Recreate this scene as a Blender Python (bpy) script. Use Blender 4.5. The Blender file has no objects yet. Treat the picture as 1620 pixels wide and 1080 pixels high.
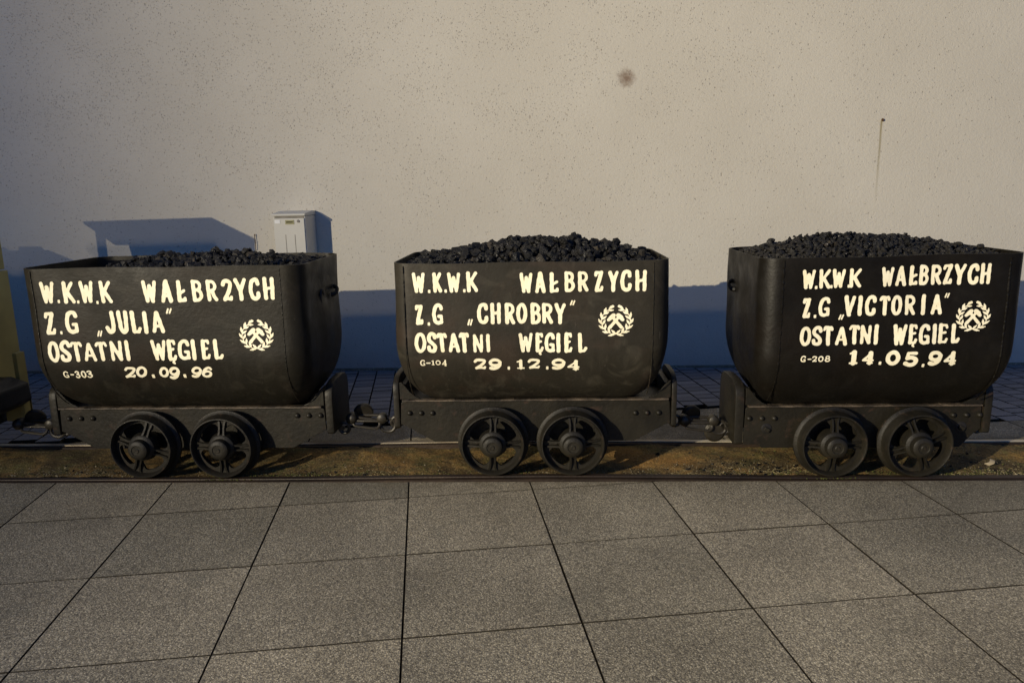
import bpy, bmesh, math, random
import numpy as np
from mathutils import Vector, Matrix

scn = bpy.context.scene
col = scn.collection
R_ = math.radians
PI = math.pi

# exposure of the place: dusk sky and lamp
SUN_EL = 0.0
SKY_S = .15
P_KEY = 1390
P_SEC = 110
LAMP_DIR = (86, -2)
AIM = (-6.5+10*math.sin(R_(LAMP_DIR[0])), -3.9+10*math.cos(R_(LAMP_DIR[0])), 3.25+10*math.tan(R_(LAMP_DIR[1])))
AIM_B = (1.5, 6.0, 1.8)
SPOT_DEG = 160

# ------------------------------------------------------------------ camera
CAM_H = 1.5
def make_camera():
    pitch, roll, yaw = .2013, -.0183, .0412
    F = Vector((-math.sin(yaw)*math.cos(pitch), math.cos(yaw)*math.cos(pitch), -math.sin(pitch)))
    R = Vector((math.cos(yaw), math.sin(yaw), 0)); U = R.cross(F)
    R2 = R*math.cos(roll)+U*math.sin(roll); U2 = -R*math.sin(roll)+U*math.cos(roll)
    cd = bpy.data.cameras.new('camera'); co = bpy.data.objects.new('camera', cd); col.objects.link(co)
    cd.sensor_width = 36; cd.lens = 1165/1620*36; cd.clip_start = .05; cd.clip_end = 400
    m = Matrix.Identity(4)
    for i in range(3):
        m[i][0] = R2[i]; m[i][1] = U2[i]; m[i][2] = -F[i]
    m[0][3] = 0; m[1][3] = 0; m[2][3] = CAM_H
    co.matrix_world = m; scn.camera = co
make_camera()

# ------------------------------------------------------------------ dusk sky
w = bpy.data.worlds.new("World"); scn.world = w; w.use_nodes = True
nt = w.node_tree; nt.nodes.clear()
sky = nt.nodes.new('ShaderNodeTexSky'); sky.sky_type = 'NISHITA'; sky.sun_disc = False
sky.sun_elevation = R_(SUN_EL); sky.sun_rotation = R_(0)      # the sun has set behind the building
sky.ozone_density = 4.0; sky.air_density = 1.0; sky.dust_density = .3
bg = nt.nodes.new('ShaderNodeBackground'); bg.inputs['Strength'].default_value = SKY_S
wo = nt.nodes.new('ShaderNodeOutputWorld')
nt.links.new(sky.outputs[0], bg.inputs[0]); nt.links.new(bg.outputs[0], wo.inputs[0])
vs = scn.view_settings; vs.view_transform = 'Standard'; vs.look = 'None'; vs.gamma = 1; vs.exposure = 2.7      # a dusk picture, exposed for the lamp light
try: vs.use_curve_mapping = False
except Exception: pass

# ------------------------------------------------------------------ street lamp light (two heads on one post, left behind the camera)
def spot(name, loc, aim, power, size, radius, color):
    ld = bpy.data.lights.new(name, 'SPOT'); ld.energy = power; ld.spot_size = R_(size); ld.spot_blend = 1.0
    ld.shadow_soft_size = radius; ld.color = color
    o = bpy.data.objects.new(name, ld); col.objects.link(o)
    o.location = loc; d = Vector(aim)-Vector(loc); o.rotation_euler = d.to_track_quat('-Z', 'Y').to_euler()
    return o
LAMP_A = (-6.5, -3.9, 3.25); LAMP_B = (-6.5, -3.9, 4.15)
lamp_light_a = spot('lamp_light', LAMP_A, AIM, P_KEY, SPOT_DEG, .025, (1.0, .88, .66))
lamp_light_b = spot('lamp_light', LAMP_B, AIM_B, P_SEC, 120, .17, (1.0, .88, .74))

# ------------------------------------------------------------------ helpers
def link(o, parent=None, loc=None):
    col.objects.link(o)
    if parent: o.parent = parent
    if loc is not None: o.location = loc
    return o
def tag(o, label=None, cat=None, group=None, kind=None):
    if label: o['label'] = label
    if cat: o['category'] = cat
    if group: o['group'] = group
    if kind: o['kind'] = kind
    return o
def empty(name, loc, label=None, cat=None, group=None):
    o = bpy.data.objects.new(name, None); o.empty_display_size = .1
    link(o); o.location = loc
    return tag(o, label, cat, group)
class MB:
    def __init__(s): s.v = []; s.f = []
    def add(s, vs, fs):
        n = len(s.v); s.v += [tuple(p) for p in vs]; s.f += [tuple(i+n for i in f) for f in fs]; return s
    def box(s, x0, x1, y0, y1, z0, z1, M=None):
        vs = [(x0,y0,z0),(x1,y0,z0),(x1,y1,z0),(x0,y1,z0),(x0,y0,z1),(x1,y0,z1),(x1,y1,z1),(x0,y1,z1)]
        if M is not None: vs = [tuple(M @ Vector(p)) for p in vs]
        return s.add(vs, [(0,3,2,1),(4,5,6,7),(0,1,5,4),(1,2,6,5),(2,3,7,6),(3,0,4,7)])
    def lathe(s, prof, n=32, origin=(0,0,0), axis='Y', closed=False):
        vs = []; fs = []; m = len(prof)
        for k in range(n):
            a = 2*PI*k/n; c, sn = math.cos(a), math.sin(a)
            for r, h in prof:
                if axis == 'Y': p = (r*c, h, r*sn)
                elif axis == 'X': p = (h, r*c, r*sn)
                else: p = (r*c, r*sn, h)
                vs.append((p[0]+origin[0], p[1]+origin[1], p[2]+origin[2]))
        for k in range(n):
            k2 = (k+1) % n
            for j in range(m if closed else m-1):
                j2 = (j+1) % m
                q = (k*m+j, k*m+j2, k2*m+j2, k2*m+j)
                fs.append(q if axis != 'Y' else q[::-1])
        if not closed:
            if prof[0][0] > 0: fs.append(tuple(k*m for k in range(n)))
            if prof[-1][0] > 0: fs.append(tuple(k*m+m-1 for k in range(n))[::-1])
        return s.add(vs, fs)
    def tube(s, pts, r, n=8, closed=False):
        pts = [Vector(p) for p in pts]; N = len(pts); vs = []; up = None
        for i, p in enumerate(pts):
            if closed: t = pts[(i+1) % N]-pts[i-1]
            else: t = pts[min(i+1, N-1)]-pts[max(i-1, 0)]
            t.normalize()
            if up is None:
                up = Vector((0,0,1)) if abs(t.z) < .9 else Vector((0,1,0))
            a = t.cross(up); a.normalize(); b = a.cross(t); b.normalize(); up = b
            rr = r[i] if isinstance(r, (list, tuple)) else r
            for k in range(n):
                an = 2*PI*k/n; vs.append(p+a*math.cos(an)*rr+b*math.sin(an)*rr)
        fs = []
        for i in range(N if closed else N-1):
            i2 = (i+1) % N
            for k in range(n):
                k2 = (k+1) % n; fs.append((i*n+k, i*n+k2, i2*n+k2, i2*n+k))
        if not closed: fs += [tuple(range(n))[::-1], tuple((N-1)*n+k for k in range(n))]
        return s.add(vs, fs)
    def prism(s, poly, y0, y1, plane='XZ'):
        """poly extruded along the third axis"""
        n = len(poly)
        def P(a, b, c):
            return (a, c, b) if plane == 'XZ' else ((c, a, b) if plane == 'YZ' else (a, b, c))
        vs = [P(a, b, y0) for a, b in poly]+[P(a, b, y1) for a, b in poly]
        fs = [tuple(range(n)), tuple(range(n, 2*n))[::-1]]+[(i, i+n, (i+1) % n+n, (i+1) % n) for i in range(n)]
        return s.add(vs, fs)
    def mesh(s, name):
        me = bpy.data.meshes.new(name); me.from_pydata(s.v, [], s.f); me.update(); return me
    def build(s, name, mat, parent=None, loc=None, smooth=False, bevel=0, angle=40):
        me = s.mesh(name)
        bm = bmesh.new(); bm.from_mesh(me)
        bmesh.ops.recalc_face_normals(bm, faces=bm.faces)
        if bevel: bmesh.ops.bevel(bm, geom=[e for e in bm.edges if len(e.link_faces) == 2 and e.calc_face_angle(0) > R_(35)], offset=bevel, segments=2, affect='EDGES', profile=.6)
        bm.to_mesh(me); bm.free()
        if mat: me.materials.append(mat)
        if smooth:
            me.shade_smooth() if hasattr(me, 'shade_smooth') else None
            try: me.set_sharp_from_angle(angle=R_(angle))
            except Exception: pass
        o = bpy.data.objects.new(name, me)
        return link(o, parent, loc)
def obj(name, me, parent=None, loc=None):
    return link(bpy.data.objects.new(name, me), parent, loc)

# ---- iso-contour of a 2-D distance field -> clean flat shape (or plate with side walls)
def contour(fn, x0, x1, y0, y1, cell):
    nx = max(3, int((x1-x0)/cell)+1); ny = max(3, int((y1-y0)/cell)+1)
    xs = np.linspace(x0, x1, nx); ys = np.linspace(y0, y1, ny)
    X, Y = np.meshgrid(xs, ys); V = fn(X, Y)
    tris = []; segs = []
    for j in range(ny-1):
        for i in range(nx-1):
            q = ((xs[i],ys[j],V[j,i]),(xs[i+1],ys[j],V[j,i+1]),(xs[i+1],ys[j+1],V[j+1,i+1]),(xs[i],ys[j+1],V[j+1,i]))
            if q[0][2] > 0 and q[1][2] > 0 and q[2][2] > 0 and q[3][2] > 0: continue
            if q[0][2] <= 0 and q[1][2] <= 0 and q[2][2] <= 0 and q[3][2] <= 0:
                tris.append([p[:2] for p in q]); continue
            for t in ((q[0],q[1],q[2]),(q[0],q[2],q[3])):
                out = []; cut = []
                for a in range(3):
                    A = t[a]; B = t[(a+1) % 3]
                    if A[2] <= 0: out.append(A[:2])
                    if (A[2] <= 0) != (B[2] <= 0):
                        k = A[2]/(A[2]-B[2]); p = (A[0]+(B[0]-A[0])*k, A[1]+(B[1]-A[1])*k)
                        out.append(p); cut.append(p)
                if len(out) >= 3: tris.append(out)
                if len(cut) == 2: segs.append(cut)
    return tris, segs
def sdf_seg(X, Y, a, b, ra, rb):
    dx, dy = b[0]-a[0], b[1]-a[1]; L = dx*dx+dy*dy+1e-12
    t = np.clip(((X-a[0])*dx+(Y-a[1])*dy)/L, 0, 1)
    return np.hypot(X-a[0]-t*dx, Y-a[1]-t*dy)-(ra+(rb-ra)*t)

# ------------------------------------------------------------------ materials
class NT:
    def __init__(s, name, rough=.7, spec=.4, metal=0.0):
        s.m = bpy.data.materials.new(name); s.m.use_nodes = True; s.t = s.m.node_tree; s.t.nodes.clear()
        s.out = s.n('ShaderNodeOutputMaterial'); s.b = s.n('ShaderNodeBsdfPrincipled')
        s.l(s.b.outputs[0], s.out.inputs[0]); s.b.inputs['Roughness'].default_value = rough
        s.b.inputs['Specular IOR Level'].default_value = spec; s.b.inputs['Metallic'].default_value = metal
        s.tc = s.n('ShaderNodeTexCoord')
    def n(s, k): return s.t.nodes.new(k)
    def l(s, a, b): s.t.links.new(a, b)
    def geo(s):
        g = s.n('ShaderNodeNewGeometry'); return g.outputs['Position']
    def noise(s, scale, detail=4, vec=None, rough=.55, dist=0, stretch=None):
        x = s.n('ShaderNodeTexNoise'); x.inputs['Scale'].default_value = scale; x.inputs['Detail'].default_value = detail
        x.inputs['Roughness'].default_value = rough; x.inputs['Distortion'].default_value = dist
        v = vec or s.tc.outputs['Object']
        if stretch:
            mp = s.n('ShaderNodeMapping'); mp.inputs['Scale'].default_value = stretch; s.l(v, mp.inputs[0]); v = mp.outputs[0]
        s.l(v, x.inputs['Vector']); return x.outputs['Fac']
    def vor(s, scale, vec=None, feature='F1', out='Distance', stretch=None):
        x = s.n('ShaderNodeTexVoronoi'); x.inputs['Scale'].default_value = scale; x.feature = feature
        v = vec or s.tc.outputs['Object']
        if stretch:
            mp = s.n('ShaderNodeMapping'); mp.inputs['Scale'].default_value = stretch; s.l(v, mp.inputs[0]); v = mp.outputs[0]
        s.l(v, x.inputs['Vector']); return x.outputs[out]
    def ramp(s, fac, stops):
        r = s.n('ShaderNodeValToRGB'); e = r.color_ramp.elements
        while len(e) < len(stops): e.new(.5)
        for i, (p, c) in enumerate(stops):
            e[i].position = p; e[i].color = (*c, 1) if hasattr(c, '__len__') else (c, c, c, 1)
        s.l(fac, r.inputs[0]); return r.outputs[0]
    def mix(s, fac, a, b, mode='MIX'):
        m = s.n('ShaderNodeMix'); m.data_type = 'RGBA'; m.blend_type = mode
        for k, v in ((0, fac), (6, a), (7, b)):
            if hasattr(v, 'is_linked') or hasattr(v, 'links'): s.l(v, m.inputs[k])
            elif k == 0: m.inputs[0].default_value = v
            else: m.inputs[k].default_value = (*v, 1)
        return m.outputs[2]
    def math(s, op, a, b=None, clamp=False):
        m = s.n('ShaderNodeMath'); m.operation = op; m.use_clamp = clamp
        for k, v in ((0, a), (1, b)):
            if v is None: continue
            if hasattr(v, 'links'): s.l(v, m.inputs[k])
            else: m.inputs[k].default_value = v
        return m.outputs[0]
    def rand(s):
        o = s.n('ShaderNodeObjectInfo'); return o.outputs['Random']
    def bump(s, h, strength=.3, dist=.01, prev=None):
        b = s.n('ShaderNodeBump'); b.inputs['Strength'].default_value = strength; b.inputs['Distance'].default_value = dist
        s.l(h, b.inputs['Height'])
        if prev is not None: s.l(prev, b.inputs['Normal'])
        return b.outputs[0]
    def done(s, color, normal=None, rough=None):
        if hasattr(color, 'links'): s.l(color, s.b.inputs['Base Color'])
        else: s.b.inputs['Base Color'].default_value = (*color, 1)
        if normal is not None: s.l(normal, s.b.inputs['Normal'])
        if rough is not None: s.l(rough, s.b.inputs['Roughness'])
        return s.m
def simple(name, c, rough=.7, spec=.4, metal=0, var=.25, sc=12, bs=.2):
    m = NT(name, rough, spec, metal); f = m.noise(sc, 5)
    cl = m.ramp(f, [(.3, tuple(x*(1-var) for x in c)), (.7, tuple(x*(1+var) for x in c))])
    return m.done(cl, m.bump(m.noise(sc*8, 4), bs, .003))

# plaster wall: fine roughcast with little pits, one round stain, one drip
def mat_wall():
    m = NT('plaster', .92, .2); g = m.geo()
    sep = m.n('ShaderNodeSeparateXYZ'); m.l(g, sep.inputs[0]); X, Z = sep.outputs[0], sep.outputs[2]
    big = m.ramp(m.noise(.9, 5, g), [(.3, (.57, .53, .435)), (.7, (.64, .60, .50))])
    mid = m.noise(7, 5, g)
    c = m.mix(m.math('MULTIPLY', mid, .3), big, (.50, .46, .38))
    pw = m.ramp(m.noise(2.6, 3, g), [(.42, 0), (.60, 1)])
    # pits, more of them toward the upper left where the render is older
    left = m.n('ShaderNodeMapRange'); m.l(X, left.inputs[0]); left.inputs[1].default_value = -3.5; left.inputs[2].default_value = 3.0
    left.inputs[3].default_value = 1.0; left.inputs[4].default_value = .18
    hi = m.n('ShaderNodeMapRange'); m.l(Z, hi.inputs[0]); hi.inputs[1].default_value = 1.2; hi.inputs[2].default_value = 2.4
    hi.inputs[3].default_value = .35; hi.inputs[4].default_value = 1.0
    dens = m.math('MULTIPLY', m.math('MULTIPLY', left.outputs[0], hi.outputs[0]), m.math('ADD', m.math('MULTIPLY', pw, .75), .25))
    wv = m.n('ShaderNodeVectorMath'); wv.operation = 'ADD'
    nz = m.n('ShaderNodeTexNoise'); nz.inputs['Scale'].default_value = 60; m.l(g, nz.inputs['Vector'])
    sc = m.n('ShaderNodeVectorMath'); sc.operation = 'SCALE'; sc.inputs['Scale'].default_value = .012; m.l(nz.outputs['Color'], sc.inputs[0])
    m.l(g, wv.inputs[0]); m.l(sc.outputs[0], wv.inputs[1])
    pit = None
    for scale, r0, r1, k in ((34, .10, .24, .45), (60, .12, .32, .55), (95, .15, .35, .55)):
        v = m.n('ShaderNodeTexVoronoi'); v.inputs['Scale'].default_value = scale
        mp = m.n('ShaderNodeMapping'); mp.inputs['Scale'].default_value = (1.15, 1, .75); mp.inputs['Rotation'].default_value = (0, .3, 0)
        m.l(wv.outputs[0], mp.inputs[0]); m.l(mp.outputs[0], v.inputs['Vector'])
        d = m.ramp(v.outputs['Distance'], [(r0, 1), (r1, 0)])
        hs = m.n('ShaderNodeSeparateColor'); m.l(v.outputs['Color'], hs.inputs[0])
        keep = m.math('LESS_THAN', hs.outputs[0], m.math('MULTIPLY', dens, k*1.0))
        p = m.math('MULTIPLY', d, keep)
        p = m.math('MULTIPLY', p, m.math('ADD', m.math('MULTIPLY', hs.outputs[1], .7), .3))
        pit = p if pit is None else m.math('MAXIMUM', pit, p)
    c = m.mix(m.math('MULTIPLY', pit, .75), c, (.21, .18, .145))
    # stain
    def dist(x, z, sx, sz):
        a = m.math('DIVIDE', m.math('SUBTRACT', X, x), sx); b = m.math('DIVIDE', m.math('SUBTRACT', Z, z), sz)
        return m.math('SQRT', m.math('ADD', m.math('MULTIPLY', a, a), m.math('MULTIPLY', b, b)))
    wob = m.math('MULTIPLY', m.math('SUBTRACT', m.noise(38, 3, g), .5), .9)
    d = m.math('ADD', dist(.691, 2.358, .085, .085), wob)
    c = m.mix(m.math('MULTIPLY', m.ramp(d, [(.1, 1), (.55, .6), (1, 0)]), .85), c, (.19, .12, .075))
    # drip below the nail
    d1 = m.math('ABSOLUTE', m.math('SUBTRACT', X, m.math('ADD', 2.703, m.math('MULTIPLY', m.math('SUBTRACT', m.noise(3, 2, g), .5), .008))))
    d1 = m.ramp(d1, [(.003, 1), (.012, 0)])
    up = m.n('ShaderNodeMapRange'); m.l(Z, up.inputs[0]); up.inputs[1].default_value = 1.30; up.inputs[2].default_value = 1.99
    lim = m.math('LESS_THAN', Z, 1.99)
    f = m.math('MULTIPLY', m.math('MULTIPLY', d1, m.math('MULTIPLY', up.outputs[0], lim)), .75)
    c = m.mix(f, c, (.22, .17, .05))
    # darker towards the ground, broken up by noise
    low = m.n('ShaderNodeMapRange'); m.l(Z, low.inputs[0]); low.inputs[1].default_value = .3; low.inputs[2].default_value = 0
    c = m.mix(m.math('MULTIPLY', m.math('MULTIPLY', low.outputs[0], m.noise(6, 5, g)), .6), c, (.22, .20, .17))
    # faint brushed lighter/darker runs
    h = m.math('ADD', m.math('MULTIPLY', m.noise(110, 3, g), .6), m.math('MULTIPLY', m.noise(38, 3, g, dist=.6), .7))
    n1 = m.bump(h, .75, .006); n2 = m.bump(m.math('SUBTRACT', 1.0, pit), .6, .004, n1)
    return m.done(c, n2)
def mat_slab():
    m = NT('washed_concrete', .85, .3); g = m.geo()
    v = m.n('ShaderNodeTexVoronoi'); v.inputs['Scale'].default_value = 165; m.l(g, v.inputs['Vector'])
    hs = m.n('ShaderNodeSeparateColor'); m.l(v.outputs['Color'], hs.inputs[0])
    v2 = m.n('ShaderNodeTexVoronoi'); v2.inputs['Scale'].default_value = 340; m.l(g, v2.inputs['Vector'])
    hs2 = m.n('ShaderNodeSeparateColor'); m.l(v2.outputs['Color'], hs2.inputs[0])
    grain = m.ramp(m.math('ADD', m.math('MULTIPLY', hs.outputs[0], .5), m.math('MULTIPLY', hs2.outputs[1], .5)),
                   [(.12, (.085, .072, .048)), (.42, (.33, .284, .188)), (.68, (.49, .425, .285)), (.90, (.80, .70, .49))])
    ed = m.ramp(v.outputs['Distance'], [(.25, 0), (.62, 1)])
    c = m.mix(m.math('MULTIPLY', ed, .6), grain, (.12, .105, .083))
    big = m.ramp(m.noise(1.7, 5, g), [(.3, .78), (.7, 1.12)])
    c = m.mix(1.0, c, big, 'MULTIPLY')
    tint = m.ramp(m.rand(), [(0, (.82, .82, .80)), (.5, (1, .99, .97)), (1, (1.12, 1.10, 1.06))])
    c = m.mix(1.0, c, tint, 'MULTIPLY')
    st = m.ramp(m.noise(3.2, 5, g, dist=.5), [(.60, 0), (.75, 1)])
    c = m.mix(m.math('MULTIPLY', st, .45), c, (.12, .115, .085))
    sp = m.ramp(m.noise(11, 4, g), [(.70, 0), (.74, 1)])
    c = m.mix(m.math('MULTIPLY', sp, .45), c, (.07, .062, .045))
    c = m.mix(1.0, c, m.ramp(m.noise(.45, 3, g), [(.35, .82), (.65, 1.12)]), 'MULTIPLY')
    # soil washed over the edge next to the rail
    sep = m.n('ShaderNodeSeparateXYZ'); m.l(g, sep.inputs[0])
    r = m.n('ShaderNodeMapRange'); m.l(sep.outputs[1], r.inputs[0]); r.inputs[1].default_value = 3.50; r.inputs[2].default_value = 3.66
    c = m.mix(m.math('MULTIPLY', m.math('MULTIPLY', r.outputs[0], m.ramp(m.noise(8, 5, g), [(.35, 0), (.65, 1)])), .7), c, (.13, .105, .06))
    h = m.math('SUBTRACT', 1.0, v.outputs['Distance'])
    return m.done(c, m.bump(m.math('ADD', h, m.math('MULTIPLY', hs.outputs[1], .5)), .5, .0028))
def mat_paver():
    m = NT('paver_concrete', .85, .3); g = m.geo()
    c = m.ramp(m.noise(90, 4, g), [(.3, (.14, .14, .14)), (.7, (.24, .235, .23))])
    c = m.mix(1.0, c, m.ramp(m.rand(), [(0, (.72, .72, .74)), (1, (1.15, 1.12, 1.1))]), 'MULTIPLY')
    c = m.mix(m.ramp(m.noise(2.5, 4, g), [(.5, 0), (.8, .5)]), c, (.11, .10, .08))
    return m.done(c, m.bump(m.noise(160, 3, g), .4, .003))
def mat_soil():
    m = NT('track_soil', .95, .15); g = m.geo()
    n1 = m.noise(3.0, 6, g, dist=.8); n2 = m.noise(14, 6, g, rough=.7)
    c = m.ramp(n1, [(.30, (.060, .042, .020)), (.45, (.12, .085, .036)), (.56, (.21, .130, .045)), (.68, (.11, .084, .034)), (.8, (.22, .155, .07))])
    c = m.mix(m.ramp(n2, [(.35, .8), (.55, 0)]), c, (.045, .035, .02))
    c = m.mix(m.ramp(m.noise(5, 5, g, dist=1.2), [(.5, 0), (.66, .6)]), c, (.10, .10, .035))
    rust = m.ramp(m.noise(1.4, 4, g), [(.56, 0), (.70, .7)])
    c = m.mix(rust, c, (.33, .17, .045))
    v = m.n('ShaderNodeTexVoronoi'); v.inputs['Scale'].default_value = 150; m.l(g, v.inputs['Vector'])
    hs = m.n('ShaderNodeSeparateColor'); m.l(v.outputs['Color'], hs.inputs[0])
    c = m.mix(m.math('MULTIPLY', m.math('GREATER_THAN', hs.outputs[0], .95), .35), c, (.36, .29, .16))
    c = m.mix(m.math('MULTIPLY', m.math('LESS_THAN', hs.outputs[0], .16), .55), c, (.03, .024, .014))
    h = m.math('ADD', m.math('MULTIPLY', n2, 1.0), m.math('MULTIPLY', m.noise(90, 4, g), .4))
    return m.done(c, m.bump(h, .8, .015))
def mat_paint(name, base, hi, rough=.5, dust=.25, lo_x=0):
    """old brush-painted steel: thick black-brown paint, dust, run marks"""
    m = NT(name, rough, .24); o = m.tc.outputs['Object']
    c = m.ramp(m.noise(2.2, 6, o, dist=.5), [(.30, base), (.72, hi)])
    runs = m.ramp(m.noise(26, 5, o, stretch=(1, 1, .07)), [(.55, 0), (.78, 1)])
    sep = m.n('ShaderNodeSeparateXYZ'); m.l(o, sep.inputs[0])
    low = m.n('ShaderNodeMapRange'); m.l(sep.outputs[2], low.inputs[0]); low.inputs[1].default_value = .75; low.inputs[2].default_value = .5
    c = m.mix(m.math('MULTIPLY', m.math('MULTIPLY', runs, low.outputs[0]), dust), c, tuple(x*3.0+.006 for x in hi))
    sm = m.ramp(m.noise(5, 6, o, dist=1.5), [(.52, 0), (.70, 1)])
    c = m.mix(m.math('MULTIPLY', sm, dust), c, tuple(x*2.3+.005 for x in hi))
    rd = m.ramp(m.noise(3.1, 5, o, dist=1.0), [(.50, 0), (.68, 1)])
    c = m.mix(m.math('MULTIPLY', rd, dust), c, (hi[0]*1.5, hi[1]*1.1, hi[2]*1.05))
    sc_ = m.ramp(m.noise(34, 4, o, stretch=(1, 1, .25), rough=.7), [(.68, 0), (.73, 1)])
    c = m.mix(m.math('MULTIPLY', sc_, dust*.8), c, tuple(x*3+.01 for x in hi))
    bl = m.ramp(m.noise(11, 5, o, dist=1.0), [(.62, 0), (.72, 1)])
    c = m.mix(m.math('MULTIPLY', bl, .3), c, tuple(x*.5 for x in base))
    r = m.ramp(m.noise(8, 5, o), [(.3, rough-.10), (.7, rough+.14)])
    h = m.math('ADD', m.noise(60, 4, o), m.math('MULTIPLY', m.noise(6, 3, o), 3.0))
    h = m.math('ADD', h, m.math('MULTIPLY', m.noise(120, 3, o, stretch=(.15, 1, 1)), .35))
    return m.done(c, m.bump(h, .22, .005), r)
def mat_letters():
    m = NT('cream_letter_paint', .5, .35); g = m.geo()
    c = m.ramp(m.noise(24, 5, g), [(.3, (.90, .81, .55)), (.6, (.95, .89, .66))])
    c = m.mix(m.ramp(m.noise(85, 4, g, rough=.7), [(.62, 0), (.72, .55)]), c, (.55, .46, .28))
    c = m.mix(m.ramp(m.noise(40, 3, g, stretch=(1, 1, .2)), [(.5, 0), (.75, .35)]), c, (.74, .65, .42))
    return m.done(c, m.bump(m.noise(70, 4, g, stretch=(1, 1, .3)), .3, .003))
def mat_castiron():
    m = NT('painted_cast_iron', .55, .28); o = m.tc.outputs['Object']
    c = m.ramp(m.noise(9, 6, o), [(.3, (.006, .0051, .0033)), (.7, (.018, .0153, .0095))])
    c = m.mix(m.ramp(m.noise(22, 5, o, dist=1), [(.60, 0), (.75, .6)]), c, (.055, .034, .020))
    return m.done(c, m.bump(m.noise(55, 5, o), .5, .005))
def mat_frame():
    m = NT('painted_frame_steel', .5, .28); g = m.geo()
    c = m.ramp(m.noise(6, 6, g), [(.3, (.0075, .0066, .0042)), (.7, (.019, .0162, .0102))])
    c = m.mix(m.ramp(m.noise(14, 6, g, dist=1), [(.58, 0), (.72, .5)]), c, (.050, .029, .020))
    c = m.mix(m.ramp(m.noise(50, 5, g, rough=.7), [(.66, 0), (.74, .5)]), c, (.10, .08, .045))
    return m.done(c, m.bump(m.noise(45, 5, g), .45, .005))
def mat_ledge():
    m = NT('worn_frame_edge', .5, .5); g = m.geo()
    c = m.ramp(m.noise(12, 5, g, stretch=(1, 1, 3)), [(.42, (.028, .022, .016)), (.66, (.13, .10, .07))])
    return m.done(c, m.bump(m.noise(60, 4, g), .5, .004))
def mat_coal():
    m = NT('coal', .5, .3); g = m.geo()
    c = m.ramp(m.rand(), [(0, (.0035, .0035, .0033)), (.6, (.007, .0067, .006)), (.92, (.015, .013, .010)), (1, (.05, .040, .026))])
    c = m.mix(m.ramp(m.noise(30, 5, g), [(.5, 0), (.72, .5)]), c, (.018, .0165, .014))
    r = m.ramp(m.noise(25, 4, g), [(.35, .22), (.6, .8)])
    return m.done(c, m.bump(m.noise(70, 5, g, dist=.6), .8, .01), r)
def mat_rail():
    m = NT('rusty_rail', .55, .5, .35); g = m.geo()
    c = m.ramp(m.noise(14, 6, g, stretch=(.3, 1, 1)), [(.3, (.018, .012, .008)), (.6, (.040, .025, .015)), (.8, (.07, .046, .027))])
    return m.done(c, m.bump(m.noise(60, 5, g), .5, .005))
def mat_railtop():
    m = NT('worn_rail_top', .5, .5, .4); g = m.geo()
    c = m.ramp(m.noise(9, 5, g, stretch=(.25, 1, 1)), [(.35, (.11, .08, .05)), (.62, (.50, .44, .32))])
    r = m.ramp(m.noise(7, 5, g, stretch=(.3, 1, 1)), [(.4, .38), (.65, .62)])
    return m.done(c, m.bump(m.noise(80, 4, g), .2, .003), r)

M = dict(wall=mat_wall(), slab=mat_slab(), paver=mat_paver(), soil=mat_soil(),
    tub1=mat_paint('tub_paint_worn_brown', (.009, .0078, .005), (.017, .0148, .0098), .5, .38),
    tub2=mat_paint('tub_paint_dusty_brown', (.016, .0138, .0095), (.031, .027, .019), .52, .42),
    tub3=mat_paint('tub_paint_fresh_black', (.0045, .0037, .0025), (.0078, .0064, .0042), .46, .2),
    inside=simple('tub_inside_steel', (.03, .027, .022), .8, .3), letters=mat_letters(), iron=mat_castiron(), frame=mat_frame(),
    edge_dirt=simple('slab_edge_dirt', (.030, .025, .017), .95, .1, 0, .3, 40, .4), ledge=mat_ledge(), coal=mat_coal(), rail=mat_rail(), railtop=mat_railtop(),
    chain=simple('oily_chain_steel', (.026, .022, .015), .45, .5, .3, .4, 20, .3),
    bed=simple('joint_sand', (.028, .024, .018), .95, .1, 0, .3, 30, .6),
    yellow=simple('aged_yellow_paint', (.36, .30, .10), .55, .4, 0, .18, 5, .2),
    black=simple('black_paint', (.012, .011, .010), .5, .4, 0, .3, 14, .3),
    cabinet=simple('grey_polyester_cabinet', (.55, .53, .455), .5, .4, 0, .04, 4, .05),
    seam=simple('cabinet_joint', (.27, .25, .21), .8, .2),
    white=simple('white_sticker', (.82, .81, .76), .6, .3, 0, .03), plate=simple('yellow_type_plate', (.30, .28, .13), .5, .4, 0, .15, 60),
    ink=simple('plate_ink', (.08, .07, .03), .7, .2), rust=simple('rusty_iron', (.10, .055, .025), .8, .3, 0, .4, 40, .5),
    galv=simple('galvanised_steel', (.35, .36, .37), .45, .5, .6, .15, 20), lampglass=simple('lamp_diffuser', (.8, .8, .78), .4, .4),
    straw=simple('dry_straw', (.46, .38, .19), .85, .2, 0, .3, 9), stone=simple('gravel_stone', (.21, .175, .11), .9, .2, 0, .5, 3, .5), moss=simple('moss', (.070, .075, .022), .95, .1, 0, .5, 30, .8),
    scrap=simple('pale_scrap', (.30, .25, .17), .7, .3, 0, .1, 20))

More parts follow.
